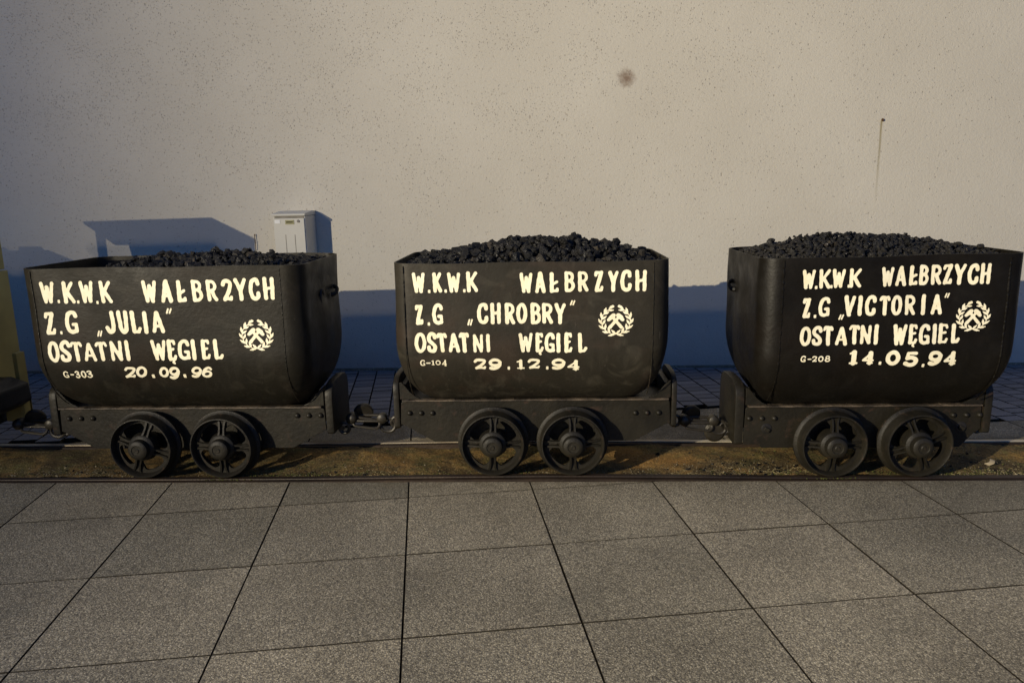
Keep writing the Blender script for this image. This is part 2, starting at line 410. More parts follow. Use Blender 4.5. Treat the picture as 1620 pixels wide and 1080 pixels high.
# ------------------------------------------------------------------ ground, rails, paving
WALL_Y = 6.16
mb = MB(); mb.add([(-60,-60,-.045),(60,-60,-.045),(60,60,-.045),(-60,60,-.045)], [(0,1,2,3)])
tag(mb.build('ground', M['bed']), kind='structure')
TH = .1571; S1 = .632; S2 = .6017; OX, OY = -2.0213, 3.8464
ct, st_ = math.cos(TH), math.sin(TH)
def uv(u, v): return (OX+u*ct-v*st_, OY+u*st_+v*ct)
def clip_y(poly, y, keep_above):
    out = []
    for i in range(len(poly)):
        a = poly[i]; b = poly[(i+1) % len(poly)]
        ia = (a[1] > y) == keep_above; ib = (b[1] > y) == keep_above
        if ia: out.append(a)
        if ia != ib:
            k = (y-a[1])/(b[1]-a[1]); out.append((a[0]+(b[0]-a[0])*k, y))
    return out
def shrink(poly, d):
    """inset a convex polygon"""
    n = len(poly); out = []
    A = sum(poly[i][0]*poly[(i+1) % n][1]-poly[(i+1) % n][0]*poly[i][1] for i in range(n))
    sg = 1 if A > 0 else -1
    for i in range(n):
        p0, p1, p2 = Vector(poly[i-1]), Vector(poly[i]), Vector(poly[(i+1) % n])
        e1 = (p1-p0); e2 = (p2-p1)
        if e1.length < 1e-6 or e2.length < 1e-6: continue
        e1.normalize(); e2.normalize()
        n1 = Vector((-e1.y, e1.x))*sg; n2 = Vector((-e2.y, e2.x))*sg
        b = n1+n2
        if b.length < 1e-6: b = n1
        b = b/ max(.3, b.dot(n1)); out.append(tuple(p1+b*d))
    return out
def slab_mb(poly, top, mbx, thick=.03, bev=.0015):
    n = len(poly); q = shrink(poly, bev)
    if len(q) != n: return False
    c = Vector((sum(p[0] for p in poly)/n, sum(p[1] for p in poly)/n))
    if bev:
        vs = [(x, y, top-thick) for x, y in poly]+[(x, y, top-bev) for x, y in poly]+[(x, y, top) for x, y in q]
        fs = [tuple(range(2*n, 3*n))]+[(i, (i+1) % n, (i+1) % n+n, i+n) for i in range(n)]+[(i+n, (i+1) % n+n, (i+1) % n+2*n, i+2*n) for i in range(n)]
    mbx.add(vs, fs); return True
def area(poly):
    n = len(poly); return abs(sum(poly[i][0]*poly[(i+1) % n][1]-poly[(i+1) % n][0]*poly[i][1] for i in range(n)))/2
random.seed(4)
base = MB(); base.add([(-9,-3.5,-.034),(9,-3.5,-.034),(9,3.655,-.034),(-9,3.655,-.034)], [(0,1,2,3)])
pavement = tag(base.build('pavement', M['bed']), kind='structure')
def lay(i, j, ylim, above, parent):
    g = .0025+random.uniform(-.0005, .0007)
    u0, u1 = i*S1+g, (i+1)*S1-g; v0, v1 = -(j+1)*S2+g, -j*S2-g
    poly = [uv(u0, v0), uv(u1, v0), uv(u1, v1), uv(u0, v1)]
    poly = clip_y(poly, ylim, above)
    if len(poly) < 3 or area(poly) < .002: return
    cx = sum(p[0] for p in poly)/len(poly); cy = sum(p[1] for p in poly)/len(poly)
    loc = [(x-cx, y-cy) for x, y in poly]
    m_ = MB(); top = random.uniform(-.0007, .0007)
    tx, ty = random.uniform(-.0008, .0008), random.uniform(-.0008, .0008)
    if not slab_mb(loc, 0, m_): return
    o = m_.build('paving_slab', M['slab'], parent, (cx, cy, top)); o.rotation_euler = (tx, ty, 0)
    o.data.materials.append(M['edge_dirt'])
    for p in o.data.polygons:
        if abs(p.normal.z) < .95: p.material_index = 1
for j in range(-2, 12):
    for i in range(-8, 14):
        c = uv((i+.5)*S1, -(j+.5)*S2)
        if -5.2 < c[0] < 5.4 and c[1] < 3.9 and c[1] > -1.5: lay(i, j, 3.652, False, pavement)
# far side: one row of the same slabs, then small concrete blocks up to the wall
fb = MB(); fb.add([(-9,4.30,-.034),(9,4.30,-.034),(9,WALL_Y,-.034),(-9,WALL_Y,-.034)], [(0,1,2,3)])
footpath = tag(fb.build('footpath', M['bed']), kind='structure')
for i in range(-8, 12):
    if i < 7: lay(i, -1, 4.302, True, footpath)
    if i >= 3: lay(i, 0, 4.302, True, footpath)
SU = S1/4; SV = .1
small = MB(); count = 0
paver_mesh = None
pm = MB(); hu, hv = SU/2-.0032, SV/2-.0024
pm.add([], []); slab_mb([(-hu,-hv),(hu,-hv),(hu,hv),(-hu,hv)], 0, pm, .025, .0025)
pmesh = pm.mesh('paving_block'); pmesh.materials.append(M['paver']); pmesh.materials.append(M['edge_dirt'])
for p in pmesh.polygons:
    if abs(p.normal.z) < .95: p.material_index = 1
for iu in range(-34, 46):
    for iv in range(-14, 32):
        u = (iu+.5)*SU; v = (iv+.5)*SV+(.05 if iu % 2 else 0)
        inner = u < 7*S1
        if inner and v-SV/2 < S2-.001: continue
        if not inner and v-SV/2 < -.001: continue
        poly = [uv(u-hu, v-hv), uv(u+hu, v-hv), uv(u+hu, v+hv), uv(u-hu, v+hv)]
        ys = [p[1] for p in poly]
        if max(ys) < 4.31 or min(ys) > WALL_Y-.004: continue
        x, y = uv(u, v)
        if abs(x) > 6: continue
        whole = min(ys) > 4.302 and max(ys) < WALL_Y-.004
        a = x/y; vis = (-.325 < a < -.19) or (.165 < a < .275) or (.53 < a < .70 and y < 6)
        if whole and vis and count < 300:
            o = obj('paving_block', pmesh, footpath, (x, y, random.uniform(-.002, .0015))); o.rotation_euler = (0, 0, TH+random.uniform(-.006, .006)); count += 1
        else:
            poly = clip_y(poly, 4.302, True)
            if len(poly) >= 3: poly = clip_y(poly, WALL_Y-.004, False)
            if len(poly) >= 3 and area(poly) > .001: slab_mb(poly, random.uniform(-.002, .001), small, .025, .002)
blk = small.build('paving_blocks', M['paver'], footpath); blk.data.materials.append(M['edge_dirt']); tag(blk, kind='stuff')
for p in blk.data.polygons:
    if abs(p.normal.z) < .95: p.material_index = 1

# rails: a flush groove rail each side
def rail_z(x): return .004+.014*math.exp(-(x/1.0)**2)
def rail(yc, label):
    hw = .021
    xs = [-9+.3*k for k in range(61)]
    m_ = MB(); vs = []; fs = []
    prof = [(-hw-.014, -.04), (-hw-.012, -.006), (-hw, -.003), (hw, -.003), (hw+.012, -.006), (hw+.014, -.04)]
    for x in xs:
        for y, z in prof: vs.append((x, yc+y, z+rail_z(x)-.004))
    n = len(prof)
    for k in range(len(xs)-1):
        for q in range(n-1): fs.append((k*n+q, (k+1)*n+q, (k+1)*n+q+1, k*n+q+1))
    m_.add(vs, fs); r = tag(m_.build('rail', M['rail'], smooth=False), label, 'rail', 'rails the carts stand on')
    t = MB(); vs = []; fs = []
    for x in xs:
        for y, z in ((-hw+.002, -.003), (-hw+.004, .0015), (hw-.004, .0015), (hw-.002, -.003)): vs.append((x, yc+y, z+rail_z(x)))
    for k in range(len(xs)-1):
        for q in range(3): fs.append((k*4+q, (k+1)*4+q, (k+1)*4+q+1, k*4+q+1))
    t.add(vs, fs); t.build('rail_head', M['railtop'] if yc > 4 else M['rail'], r)
rail(3.700, 'rusty brown rail along the edge of the big paving slabs')
rail(4.258, 'far rail with a bright worn top, nearer the plastered wall')
# soil between the rails
def soil_z(x, y):
    return (-.010+.006*math.sin(x*3.1+y*9)+.004*math.sin(x*7.7-y*13+1)+.003*math.sin(x*17+y*23)
            +.010*math.exp(-((y-3.76)/.035)**2)*(.5+.5*math.sin(x*4.3+1.2)))
NX, NY = 900, 42; x0, x1, y0, y1 = -6.5, 6.5, 3.737, 4.222
rs = np.random.RandomState(2)
J = rs.rand(NY+1, NX+1)
vs = []; fs = []
for j in range(NY+1):
    for i in range(NX+1):
        x = x0+(x1-x0)*i/NX; y = y0+(y1-y0)*j/NY
        vs.append((x, y, soil_z(x, y)+(J[j, i]-.5)*.005))
for j in range(NY):
    for i in range(NX):
        a = j*(NX+1)+i; fs.append((a, a+1, a+NX+2, a+NX+1))
m_ = MB(); m_.v = vs; m_.f = fs
me = m_.mesh('soil_strip'); me.materials.append(M['soil']); me.shade_smooth() if hasattr(me, 'shade_smooth') else None
tag(obj('soil_strip', me), kind='structure')
def hull_mesh(name, n, rad, squash=(1,1,1), seed=0, mat=None):
    rnd = random.Random(seed); bm = bmesh.new()
    for k in range(n):
        v = Vector((rnd.gauss(0,1), rnd.gauss(0,1), rnd.gauss(0,1))); v.normalize(); v *= rad*rnd.uniform(.86, 1.08)
        bm.verts.new((v.x*squash[0], v.y*squash[1], v.z*squash[2]))
    r = bmesh.ops.convex_hull(bm, input=bm.verts)
    bmesh.ops.delete(bm, geom=[e for e in r['geom_interior'] if isinstance(e, bmesh.types.BMVert)], context='VERTS')
    me = bpy.data.meshes.new(name); bm.to_mesh(me); bm.free()
    if mat: me.materials.append(mat)
    return me
def scatter(name, mat, items, meshes, parent=None):
    m_ = MB()
    data = [([tuple(v.co) for v in me.vertices], [tuple(p.vertices) for p in me.polygons]) for me in meshes]
    for (x, y, z, s, rz, rx) in items:
        V, Fc = data[random.randrange(len(data))]; mt = Matrix.Rotation(rz, 3, 'Z') @ Matrix.Rotation(rx, 3, 'X')
        m_.add([tuple(mt @ Vector(v)*s+Vector((x, y, z))) for v in V], Fc)
    me = m_.mesh(name); me.materials.append(mat)
    return link(bpy.data.objects.new(name, me), parent)
random.seed(9)
peb = [hull_mesh('pebble', 9, 1, (1, .8, .6), 20+k) for k in range(6)]
def clump(x): return max(0, math.sin(x*2.3+.7)*.5+math.sin(x*5.1+2)*.35+.35)
it = []
while len(it) < 2600:
    x = random.uniform(-4.5, 5.0); y = 3.738+abs(random.gauss(0, .10))
    if y > 4.21 or random.random() > .12+clump(x): continue
    s = random.uniform(.0016, .0046) if random.random() < .93 else random.uniform(.005, .010)
    it.append((x, y, soil_z(x, y)+s*.2, s, random.uniform(0, 6), random.uniform(0, 6)))
tag(scatter('gravel', M['stone'], it, peb), 'fine gravel and crumbs on the soil between the rails', 'gravel', kind='stuff')
it = []
while len(it) < 2400:
    x = random.uniform(-4.5, 5.0); y = 3.742+abs(random.gauss(0, .045)) if random.random() < .75 else random.uniform(3.75, 4.2)
    if y > 4.21 or random.random() > clump(x+1.3)**1.5: continue
    s = random.uniform(.002, .007); it.append((x, y, soil_z(x, y)+s*.3, s, random.uniform(0, 6), random.uniform(0, 6)))
for x, y in ((-.27,3.72),(.157,3.73),(1.5,3.69),(-1.72,3.7)):
    for k in range(150):
        s = random.uniform(.002, .006); it.append((x+random.gauss(0,.09), 3.672+abs(random.gauss(0,.03)), .004, s, random.uniform(0,6), random.uniform(0,6)))
tag(scatter('moss', M['moss'], it, peb), 'dull green moss along the near rail and under the wheels', 'moss', kind='stuff')

it = []
for n_ in range(260):
    x = random.choice((-2.6, -1.2, .95, 1.05, 1.25, 2.35, 2.6, random.uniform(-4, 4)))+random.gauss(0, .14); y = min(4.2, 3.75+abs(random.gauss(0, .13)))
    s = random.uniform(.003, .008) if random.random() < .85 else random.uniform(.009, .015)
    it.append((x, y, soil_z(x, y)+s*.25, s, random.uniform(0, 6), random.uniform(0, 6)))
tag(scatter('coal_crumbs', M['coal'], it, peb), 'black coal crumbs fallen on the soil between the rails', 'coal crumbs', kind='stuff')
st_mesh = MB(); st_mesh.box(-1, 1, -.10, .10, -.05, .05); stm = st_mesh.mesh('straw')
it = []
for n_ in range(420):
    c_ = random.choice((.95, 1.15, 1.3, 1.38, 2.5, 2.7, -.9, -1.0, 2.3)); x = c_+random.gauss(0, .13); y = min(4.2, 3.745+abs(random.gauss(0, .07)))
    s = random.uniform(.003, .009); it.append((x, y, soil_z(x, y)+.003, s, random.uniform(0, 6), random.uniform(-.4, .4)))
tag(scatter('straw', M['straw'], it, [stm]), 'pale dry straw bits on the soil beside the near rail', 'straw', kind='stuff')

# ------------------------------------------------------------------ wall with what hangs on it
m_ = MB(); m_.box(-14, 14, WALL_Y, WALL_Y+.4, -.04, 5.6)
wall = tag(m_.build('wall', M['wall']), 'tall beige roughcast plaster wall behind the three carts', 'wall', kind='structure')
m_ = MB(); m_.prism([(WALL_Y-.012, -.02), (WALL_Y-.012, .006), (WALL_Y-.001, .02), (WALL_Y+.01, -.02)], -13, 13, 'YZ')
m_.build('base_fillet', M['slab'], wall)
m_ = MB(); m_.lathe([(.0, -.018), (.010, -.018), (.012, -.013), (.007, -.010), (.006, .01)], 10, (0, 0, 0))
nail = m_.build('nail', M['rust'], None, (2.705, WALL_Y, 1.997)); tag(nail, 'rusty nail in the plaster with a yellow-brown drip below it', 'nail')
m_ = MB(); m_.tube([(0, 0, 0), (0, -.018, .002), (.004, -.022, .05), (0, -.02, .10), (.002, -.016, .135)], [.002, .0025, .003, .0025, .005], 8)
pin = m_.build('wall_hook', M['rust'], None, (-2.397, WALL_Y, 1.05)); tag(pin, 'thin dark metal pin standing off the wall left of the cabinet', 'hook')
# electricity cabinet
cab = empty('electrical_cabinet', (-2.004, 5.99, 0), 'light grey electrical cabinet against the wall behind the leftmost cart', 'cabinet')
m_ = MB(); m_.box(-.132, .128, -.105, .165, .0, 1.335); m_.build('body', M['cabinet'], cab, bevel=.006)
m_ = MB(); m_.prism([(-.121, 1.337), (.168, 1.337), (.168, 1.372), (.06, 1.372), (-.121, 1.354)], -.136, .132, 'YZ'); m_.build('lid', M['cabinet'], cab, bevel=.004)
dm = MB(); dm.box(-.126, .121, -.116, -.107, .30, 1.318)
door = dm.build('door', M['cabinet'], cab, bevel=.003)
for x in (-.035, .040):
    m_ = MB(); m_.box(x-.0025, x+.0025, -.1175, -.1165, .32, 1.19); m_.build('door_groove', M['seam'], door)
m_ = MB(); m_.box(-.118, .118, -.109, -.1065, 1.3185, 1.336); m_.build('gap_shadow_strip', M['seam'], cab)  # dark strip colours in the shadow of the gap under the lid
m_ = MB(); m_.box(-.115, -.073, -.1195, -.1170, 1.278, 1.306); m_.build('sticker', M['white'], door)
m_ = MB(); m_.box(-.030, .040, -.1205, -.1170, 1.272, 1.305); tp = m_.build('type_plate', M['plate'], door)
m_ = MB(); m_.box(-.022, .030, -.1218, -.1208, 1.284, 1.294); m_.build('plate_print', M['ink'], tp)
m_ = MB(); m_.lathe([(0, -.124), (.010, -.124), (.012, -.117)], 16, (.075, 0, 1.295)); m_.build('lock', M['seam'], door)

# ------------------------------------------------------------------ lettering
LETTERING = {
 1: dict(
  rows=[
   [('W', -2.5125, -2.4394, 0.9875, 1.0977), ('.', -2.4235, -2.4235, 0.989, 1.0056), ('K', -2.4, -2.3383, 0.9862, 1.0985), ('.', -2.326, -2.326, 0.9856, 1.0011), ('W', -2.3122, -2.2372, 0.9872, 1.0994), ('.', -2.2253, -2.2253, 0.9821, 0.9976), ('K', -2.2058, -2.1422, 0.986, 1.0992), ('W', -1.9859, -1.9114, 0.9854, 1.0983), ('A', -1.8946, -1.8358, 0.9844, 1.0994), ('Ł', -1.8214, -1.766, 0.9857, 1.0963), ('B', -1.7392, -1.6828, 0.9858, 1.0984), ('R', -1.6638, -1.6086, 0.9882, 1.0974), ('2', -1.5886, -1.5313, 0.9872, 1.0986), ('Y', -1.5232, -1.4594, 0.9886, 1.1031), ('C', -1.4504, -1.3932, 0.9899, 1.1043), ('H', -1.3787, -1.3217, 0.9912, 1.1066)],
   [('Z', -2.5155, -2.4566, 0.8273, 0.9451), ('.', -2.4328, -2.4328, 0.8301, 0.8459), ('G', -2.4069, -2.339, 0.8318, 0.9516), ('q', -2.2487, -2.2204, 0.8156, 0.8471), ('J', -2.2015, -2.1452, 0.8296, 0.947), ('U', -2.1337, -2.0775, 0.8289, 0.9495), ('L', -2.0662, -2.01, 0.8304, 0.9476), ('I', -2.0023, -1.9731, 0.8299, 0.9448), ('A', -1.9572, -1.8945, 0.8326, 0.944), ('q', -1.8781, -1.8469, 0.929, 0.9578)],
   [('O', -2.5155, -2.4549, 0.6844, 0.7954), ('S', -2.4522, -2.394, 0.6862, 0.7982), ('T', -2.4012, -2.3328, 0.6868, 0.792), ('A', -2.3298, -2.2672, 0.6885, 0.7833), ('T', -2.2712, -2.2041, 0.6879, 0.7906), ('N', -2.1925, -2.1301, 0.6872, 0.7933), ('I', -2.1186, -2.0914, 0.6867, 0.7949), ('W', -1.9767, -1.8976, 0.6886, 0.7966), ('Ę', -1.8961, -1.8453, 0.6727, 0.7981), ('G', -1.841, -1.779, 0.6897, 0.7975), ('I', -1.7734, -1.7453, 0.6892, 0.797), ('E', -1.7226, -1.6721, 0.691, 0.7964), ('L', -1.6608, -1.607, 0.6904, 0.7957)],
  ],
  small=[('G', -2.4622, -2.4334, 0.5982, 0.6358), ('-', -2.4244, -2.4048, 0.6119, 0.6206), ('3', -2.3987, -2.3733, 0.5964, 0.6377), ('0', -2.3674, -2.341, 0.5974, 0.6374), ('3', -2.3385, -2.3097, 0.5971, 0.6383)],
  date=[('2', -2.1434, -2.084, 0.5926, 0.6546), ('0', -2.081, -2.0262, 0.5946, 0.6564), ('.', -1.9991, -1.9991, 0.5902, 0.6105), ('0', -1.9604, -1.9103, 0.5935, 0.6529), ('9', -1.9089, -1.8509, 0.5827, 0.6548), ('.', -1.829, -1.829, 0.5925, 0.6127), ('9', -1.7894, -1.7361, 0.592, 0.6537), ('6', -1.7349, -1.6828, 0.5915, 0.6532)],
  emblem=(-1.5228, -1.3413, 0.7319, 0.8961)),
 2: dict(
  rows=[
   [('W', -0.6331, -0.5692, 1.0171, 1.1171), ('.', -0.5504, -0.5504, 1.0164, 1.0321), ('K', -0.5319, -0.4858, 1.0179, 1.1178), ('.', -0.4687, -0.4687, 1.0173, 1.0331), ('W', -0.4594, -0.3948, 1.0178, 1.1157), ('.', -0.3765, -0.3765, 1.0181, 1.0338), ('K', -0.3653, -0.3097, 1.0186, 1.1193), ('W', -0.1052, -0.0411, 1.0103, 1.1108), ('A', -0.0294, 0.021, 1.0094, 1.1147), ('Ł', 0.0356, 0.0869, 1.0105, 1.1109), ('B', 0.1131, 0.1643, 1.0125, 1.1146), ('R', 0.1788, 0.23, 1.0136, 1.1137), ('Z', 0.256, 0.3042, 1.0106, 1.1146), ('Y', 0.3254, 0.3764, 1.0097, 1.1136), ('C', 0.3841, 0.4389, 1.0109, 1.1176), ('H', 0.4561, 0.5108, 1.0109, 1.1156)],
   [('Z', -0.6274, -0.5828, 0.8578, 0.9596), ('.', -0.5579, -0.5579, 0.8543, 0.8703), ('G', -0.5401, -0.4847, 0.8588, 0.9645), ('q', -0.3665, -0.3388, 0.853, 0.885), ('C', -0.3169, -0.2627, 0.8593, 0.9657), ('H', -0.2519, -0.1998, 0.8576, 0.9649), ('R', -0.1812, -0.1292, 0.8548, 0.9621), ('O', -0.1243, -0.0704, 0.8562, 0.9614), ('B', -0.0537, -0.0019, 0.8524, 0.9625), ('R', 0.003, 0.0568, 0.8557, 0.9598), ('Y', 0.0636, 0.1203, 0.854, 0.959), ('q', 0.1399, 0.1662, 0.9465, 0.9721)],
   [('O', -0.6337, -0.5757, 0.7157, 0.8195), ('S', -0.5717, -0.5218, 0.7151, 0.8209), ('T', -0.5258, -0.469, 0.7167, 0.8184), ('A', -0.4641, -0.4074, 0.7161, 0.8157), ('T', -0.4143, -0.3576, 0.7156, 0.8192), ('N', -0.3419, -0.2902, 0.7149, 0.8084), ('I', -0.2783, -0.2535, 0.7175, 0.8089), ('W', -0.1149, -0.0448, 0.7125, 0.8099), ('Ę', -0.033, 0.0114, 0.6993, 0.8112), ('G', 0.0134, 0.0657, 0.7093, 0.8106), ('I', 0.0706, 0.0952, 0.7088, 0.8082), ('E', 0.11, 0.1542, 0.7084, 0.8116), ('L', 0.1768, 0.2259, 0.7097, 0.8089)],
  ],
  small=[('G', -0.6121, -0.5869, 0.6457, 0.6785), ('-', -0.582, -0.5599, 0.6564, 0.6641), ('1', -0.5568, -0.5376, 0.6485, 0.6747), ('0', -0.5346, -0.5095, 0.6482, 0.6745), ('4', -0.5046, -0.4774, 0.6413, 0.6774)],
  date=[('2', -0.3422, -0.2791, 0.6237, 0.6832), ('9', -0.2671, -0.2011, 0.6196, 0.6824), ('.', -0.1668, -0.1668, 0.6201, 0.637), ('1', -0.1292, -0.0842, 0.6218, 0.6737), ('2', -0.0712, -0.0094, 0.6234, 0.6784), ('.', 0.0263, 0.0263, 0.6182, 0.6351), ('9', 0.0483, 0.118, 0.6165, 0.6772), ('4', 0.125, 0.1896, 0.6123, 0.6711)],
  emblem=(0.2763, 0.4534, 0.7871, 0.9478)),
 3: dict(
  rows=[
   [('W', 1.2544, 1.3157, 1.0122, 1.1054), ('.', 1.3219, 1.3219, 1.0117, 1.0272), ('K', 1.3344, 1.389, 1.0131, 1.1072), ('.', 1.3934, 1.3934, 1.0147, 1.0301), ('W', 1.3954, 1.4565, 1.0152, 1.1082), ('.', 1.4761, 1.4761, 1.0165, 1.0319), ('K', 1.4751, 1.5333, 1.0161, 1.11), ('W', 1.6266, 1.6855, 1.0198, 1.1126), ('A', 1.6945, 1.7459, 1.0209, 1.1164), ('Ł', 1.755, 1.8016, 1.023, 1.1185), ('B', 1.8061, 1.8526, 1.0223, 1.1215), ('R', 1.8618, 1.913, 1.0235, 1.1216), ('Z', 1.9156, 1.9639, 1.0247, 1.1228), ('Y', 1.9685, 2.0242, 1.022, 1.1239), ('C', 2.0314, 2.0824, 1.0232, 1.124), ('H', 2.0886, 2.1367, 1.0253, 1.1251)],
   [('Z', 1.2628, 1.3056, 0.8692, 0.9687), ('.', 1.3272, 1.3272, 0.8697, 0.8854), ('G', 1.3413, 1.3953, 0.875, 0.9725), ('q', 1.4396, 1.4652, 0.8594, 0.8859), ('V', 1.4613, 1.5152, 0.8756, 0.9788), ('I', 1.5265, 1.5491, 0.878, 0.9781), ('C', 1.5604, 1.6123, 0.8774, 0.9794), ('T', 1.6245, 1.6783, 0.8796, 0.9767), ('O', 1.6829, 1.7347, 0.8789, 0.9779), ('R', 1.7487, 1.8004, 0.8801, 0.9771), ('I', 1.8265, 1.8491, 0.8793, 0.9791), ('A', 1.8753, 1.9268, 0.8806, 0.9774), ('q', 1.9338, 1.9581, 0.9604, 0.9845)],
   [('O', 1.2596, 1.3142, 0.7307, 0.8289), ('S', 1.3189, 1.3696, 0.7322, 0.8292), ('T', 1.3696, 1.424, 0.7316, 0.8306), ('A', 1.4338, 1.491, 0.731, 0.825), ('T', 1.4933, 1.5495, 0.7373, 0.8342), ('N', 1.5495, 1.6028, 0.7368, 0.8336), ('I', 1.6141, 1.6369, 0.7363, 0.835), ('W', 1.7025, 1.7689, 0.7312, 0.8367), ('Ę', 1.7758, 1.8212, 0.7246, 0.836), ('G', 1.8255, 1.8795, 0.734, 0.8354), ('I', 1.8907, 1.9124, 0.7364, 0.8348), ('E', 1.9188, 1.9688, 0.738, 0.8363), ('L', 1.9782, 2.0253, 0.7384, 0.8366)],
  ],
  small=[('G', 1.2712, 1.2963, 0.6495, 0.6826), ('-', 1.3051, 1.3244, 0.6607, 0.6679), ('2', 1.3272, 1.3513, 0.65, 0.68), ('0', 1.3571, 1.3831, 0.6497, 0.6797), ('8', 1.3898, 1.4168, 0.6484, 0.6815)],
  date=[('1', 1.5046, 1.5555, 0.6313, 0.7055), ('4', 1.5669, 1.6292, 0.6328, 0.7048), ('.', 1.6573, 1.6573, 0.6323, 0.6491), ('0', 1.6818, 1.7488, 0.6295, 0.7057), ('5', 1.7686, 1.8336, 0.6223, 0.7008), ('.', 1.8635, 1.8635, 0.6197, 0.6367), ('9', 1.8823, 1.949, 0.6276, 0.7037), ('4', 1.9558, 2.0224, 0.6269, 0.701)],
  emblem=(1.9934, 2.1592, 0.7936, 0.9463)),
}

def arc(cx, cy, rx, ry, a0, a1, n=14):
    return [(cx+rx*math.cos(R_(a0+(a1-a0)*k/n)), cy+ry*math.sin(R_(a0+(a1-a0)*k/n))) for k in range(n+1)]
def smooth(pts, n=6):
    out = []
    P = [pts[0]]+list(pts)+[pts[-1]]
    for i in range(1, len(P)-2):
        for k in range(n):
            t = k/n; p0, p1, p2, p3 = P[i-1], P[i], P[i+1], P[i+2]
            out.append(tuple(.5*((2*p1[d])+(-p0[d]+p2[d])*t+(2*p0[d]-5*p1[d]+4*p2[d]-p3[d])*t*t+(-p0[d]+3*p1[d]-3*p2[d]+p3[d])*t**3) for d in (0, 1)))
    return out+[pts[-1]]
# strokes: list of (points, radius factor)
G = {
 'W': [([(0,1),(.24,0)],1),([(.24,0),(.50,.80)],.8),([(.50,.80),(.74,0)],1),([(.74,0),(1,1)],.9)],
 'K': [([(.08,0),(.0,1)],1.05),([(.95,1),(.22,.46)],.9),([(.30,.56),(1,0)],1)],
 '.': [([(0,0),(0,.01)],1)],
 'A': [([(0,0),(.42,1)],.95),([(.48,1),(1,0)],1.1),([(.2,.27),(.8,.27)],.7)],
 'Ł': [([(.22,1),(.22,0)],1.1),([(.22,0),(1,0),(.98,.10)],.85),([(0.12,.33),(.92,.53)],.75)],
 'B': [([(.05,0),(.0,1)],1),([(0,1)]+arc(.35,.77,.55,.23,90,-90)+[(.1,.54)],.85),([(.1,.54)]+arc(.40,.27,.60,.27,90,-90)+[(.05,0)],.9)],
 'R': [([(.05,0),(.0,1)],1),([(0,1)]+arc(.40,.75,.55,.25,90,-90)+[(.1,.50)],.85),([(.45,.5),(.72,.2),(1,0)],1)],
 'Z': [([(0,.84),(.08,1),(.95,1)],.8),([(.9,1),(.15,0)],1.05),([(.15,0),(.95,0),(1,.17)],.8)],
 '2': [(smooth([(0,.80),(.15,.97),(.5,1.0),(.92,.92),(.95,.72),(.65,.38),(.12,0)]),1),([(.12,0),(.5,.06),(.95,.0),(1,.13)],.85)],
 'Y': [([(0,1),(.45,.46)],1),([(1,1),(.52,.46)],.9),([(.5,.5),(.5,0)],1.05)],
 'C': [(smooth([(1,.76),(.92,.94),(.6,1),(.2,.9),(.02,.6),(.02,.38),(.15,.1),(.5,0),(.85,.03),(1,.12),(1,.27)]),1)],
 'H': [([(.05,0),(0,1)],1),([(.97,0),(1,1)],1),([(.05,.50),(.95,.52)],.75)],
 'G': [(smooth([(1,.80),(.88,.95),(.55,1),(.2,.88),(.02,.58),(.02,.36),(.15,.1),(.5,0),(.85,.04),(1,.05)]),1),([(1,.02),(.98,.38),(.66,.38)],.85)],
 'q': [([(0,0),(.35,1)],1),([(.62,0),(1,1)],1)],
 'J': [(smooth([(.85,1),(.90,.55),(.88,.2),(.62,.0),(.25,.02),(0,.22)]),1.05)],
 'U': [(smooth([(0,1),(.06,.5),(.12,.18),(.45,0),(.80,.06),(.93,.3),(1,.7),(1,1)]),1.05)],
 'L': [([(.1,1),(.18,0)],1.1),([(.18,0),(.8,.0),(1,.16)],.85)],
 'I': [([(0.35,1),(.5,0)],1.1)],
 'V': [([(0,1),(.48,0)],1.1),([(.48,0),(1,1)],.9)],
 'O': [(arc(.5,.5,.5,.5,0,360,24),1.0)],
 'S': [(smooth([(.98,.80),(.80,.98),(.40,1),(.06,.84),(.10,.62),(.55,.46),(.95,.28),(.85,.05),(.45,0),(.10,.06),(0,.22)]),1.05)],
 'T': [(smooth([(0,.86),(.15,1),(.6,.97),(.88,1),(1,.86)]),.8),([(.48,.97),(.58,0)],1.1)],
 'N': [([(.04,0),(0,1)],.9),([(0,1),(.92,0)],.95),([(.95,0),(.98,1)],.9)],
 'E': [([(.1,1),(.1,0)],1.1),([(0,1),(.85,1),(.95,.86)],.7),([(.15,.52),(.75,.56)],.7),([(0,0),(.85,0),(1,.16)],.75)],
 '-': [([(0,.5),(1,.5)],1)],
 '0': [(arc(.5,.5,.5,.5,0,360,24),1.1)],
 '1': [([(0,.88),(.5,1)],.6),([(.52,1),(.52,0)],1.3),([(.05,0),(1,0)],.6)],
 '3': [(smooth([(.05,.86),(.4,1),(.85,.92),(.85,.68),(.4,.53),(.9,.42),(.98,.18),(.6,0),(.2,.02),(0,.16)]),1)],
 '4': [([(.85,1),(0,.26),(1,.26)],.65),([(.74,.95),(.74,0)],1.25),([(.5,0),(1,0)],.5)],
 '5': [([(.95,1),(.15,1),(.12,.60)],.8),(smooth([(.12,.58),(.5,.64),(.92,.50),(1,.25),(.75,.03),(.35,0),(0,.12)]),1.1)],
 '6': [(smooth([(.95,.85),(.7,1),(.35,.92),(.05,.6),(0,.3)]),1),(arc(.5,.30,.5,.30,0,360,20),1)],
 '8': [(arc(.5,.76,.40,.24,0,360,18),.9),(arc(.5,.26,.5,.26,0,360,18),1)],
 '9': [(arc(.48,.68,.48,.32,0,360,20),1),(smooth([(.98,.72),(.92,.4),(.7,.12),(.35,0),(.05,.06)]),1.1)],
}
G['Ę'] = [(p, r) for p, r in G['E']]
wob_rng = random.Random(3)
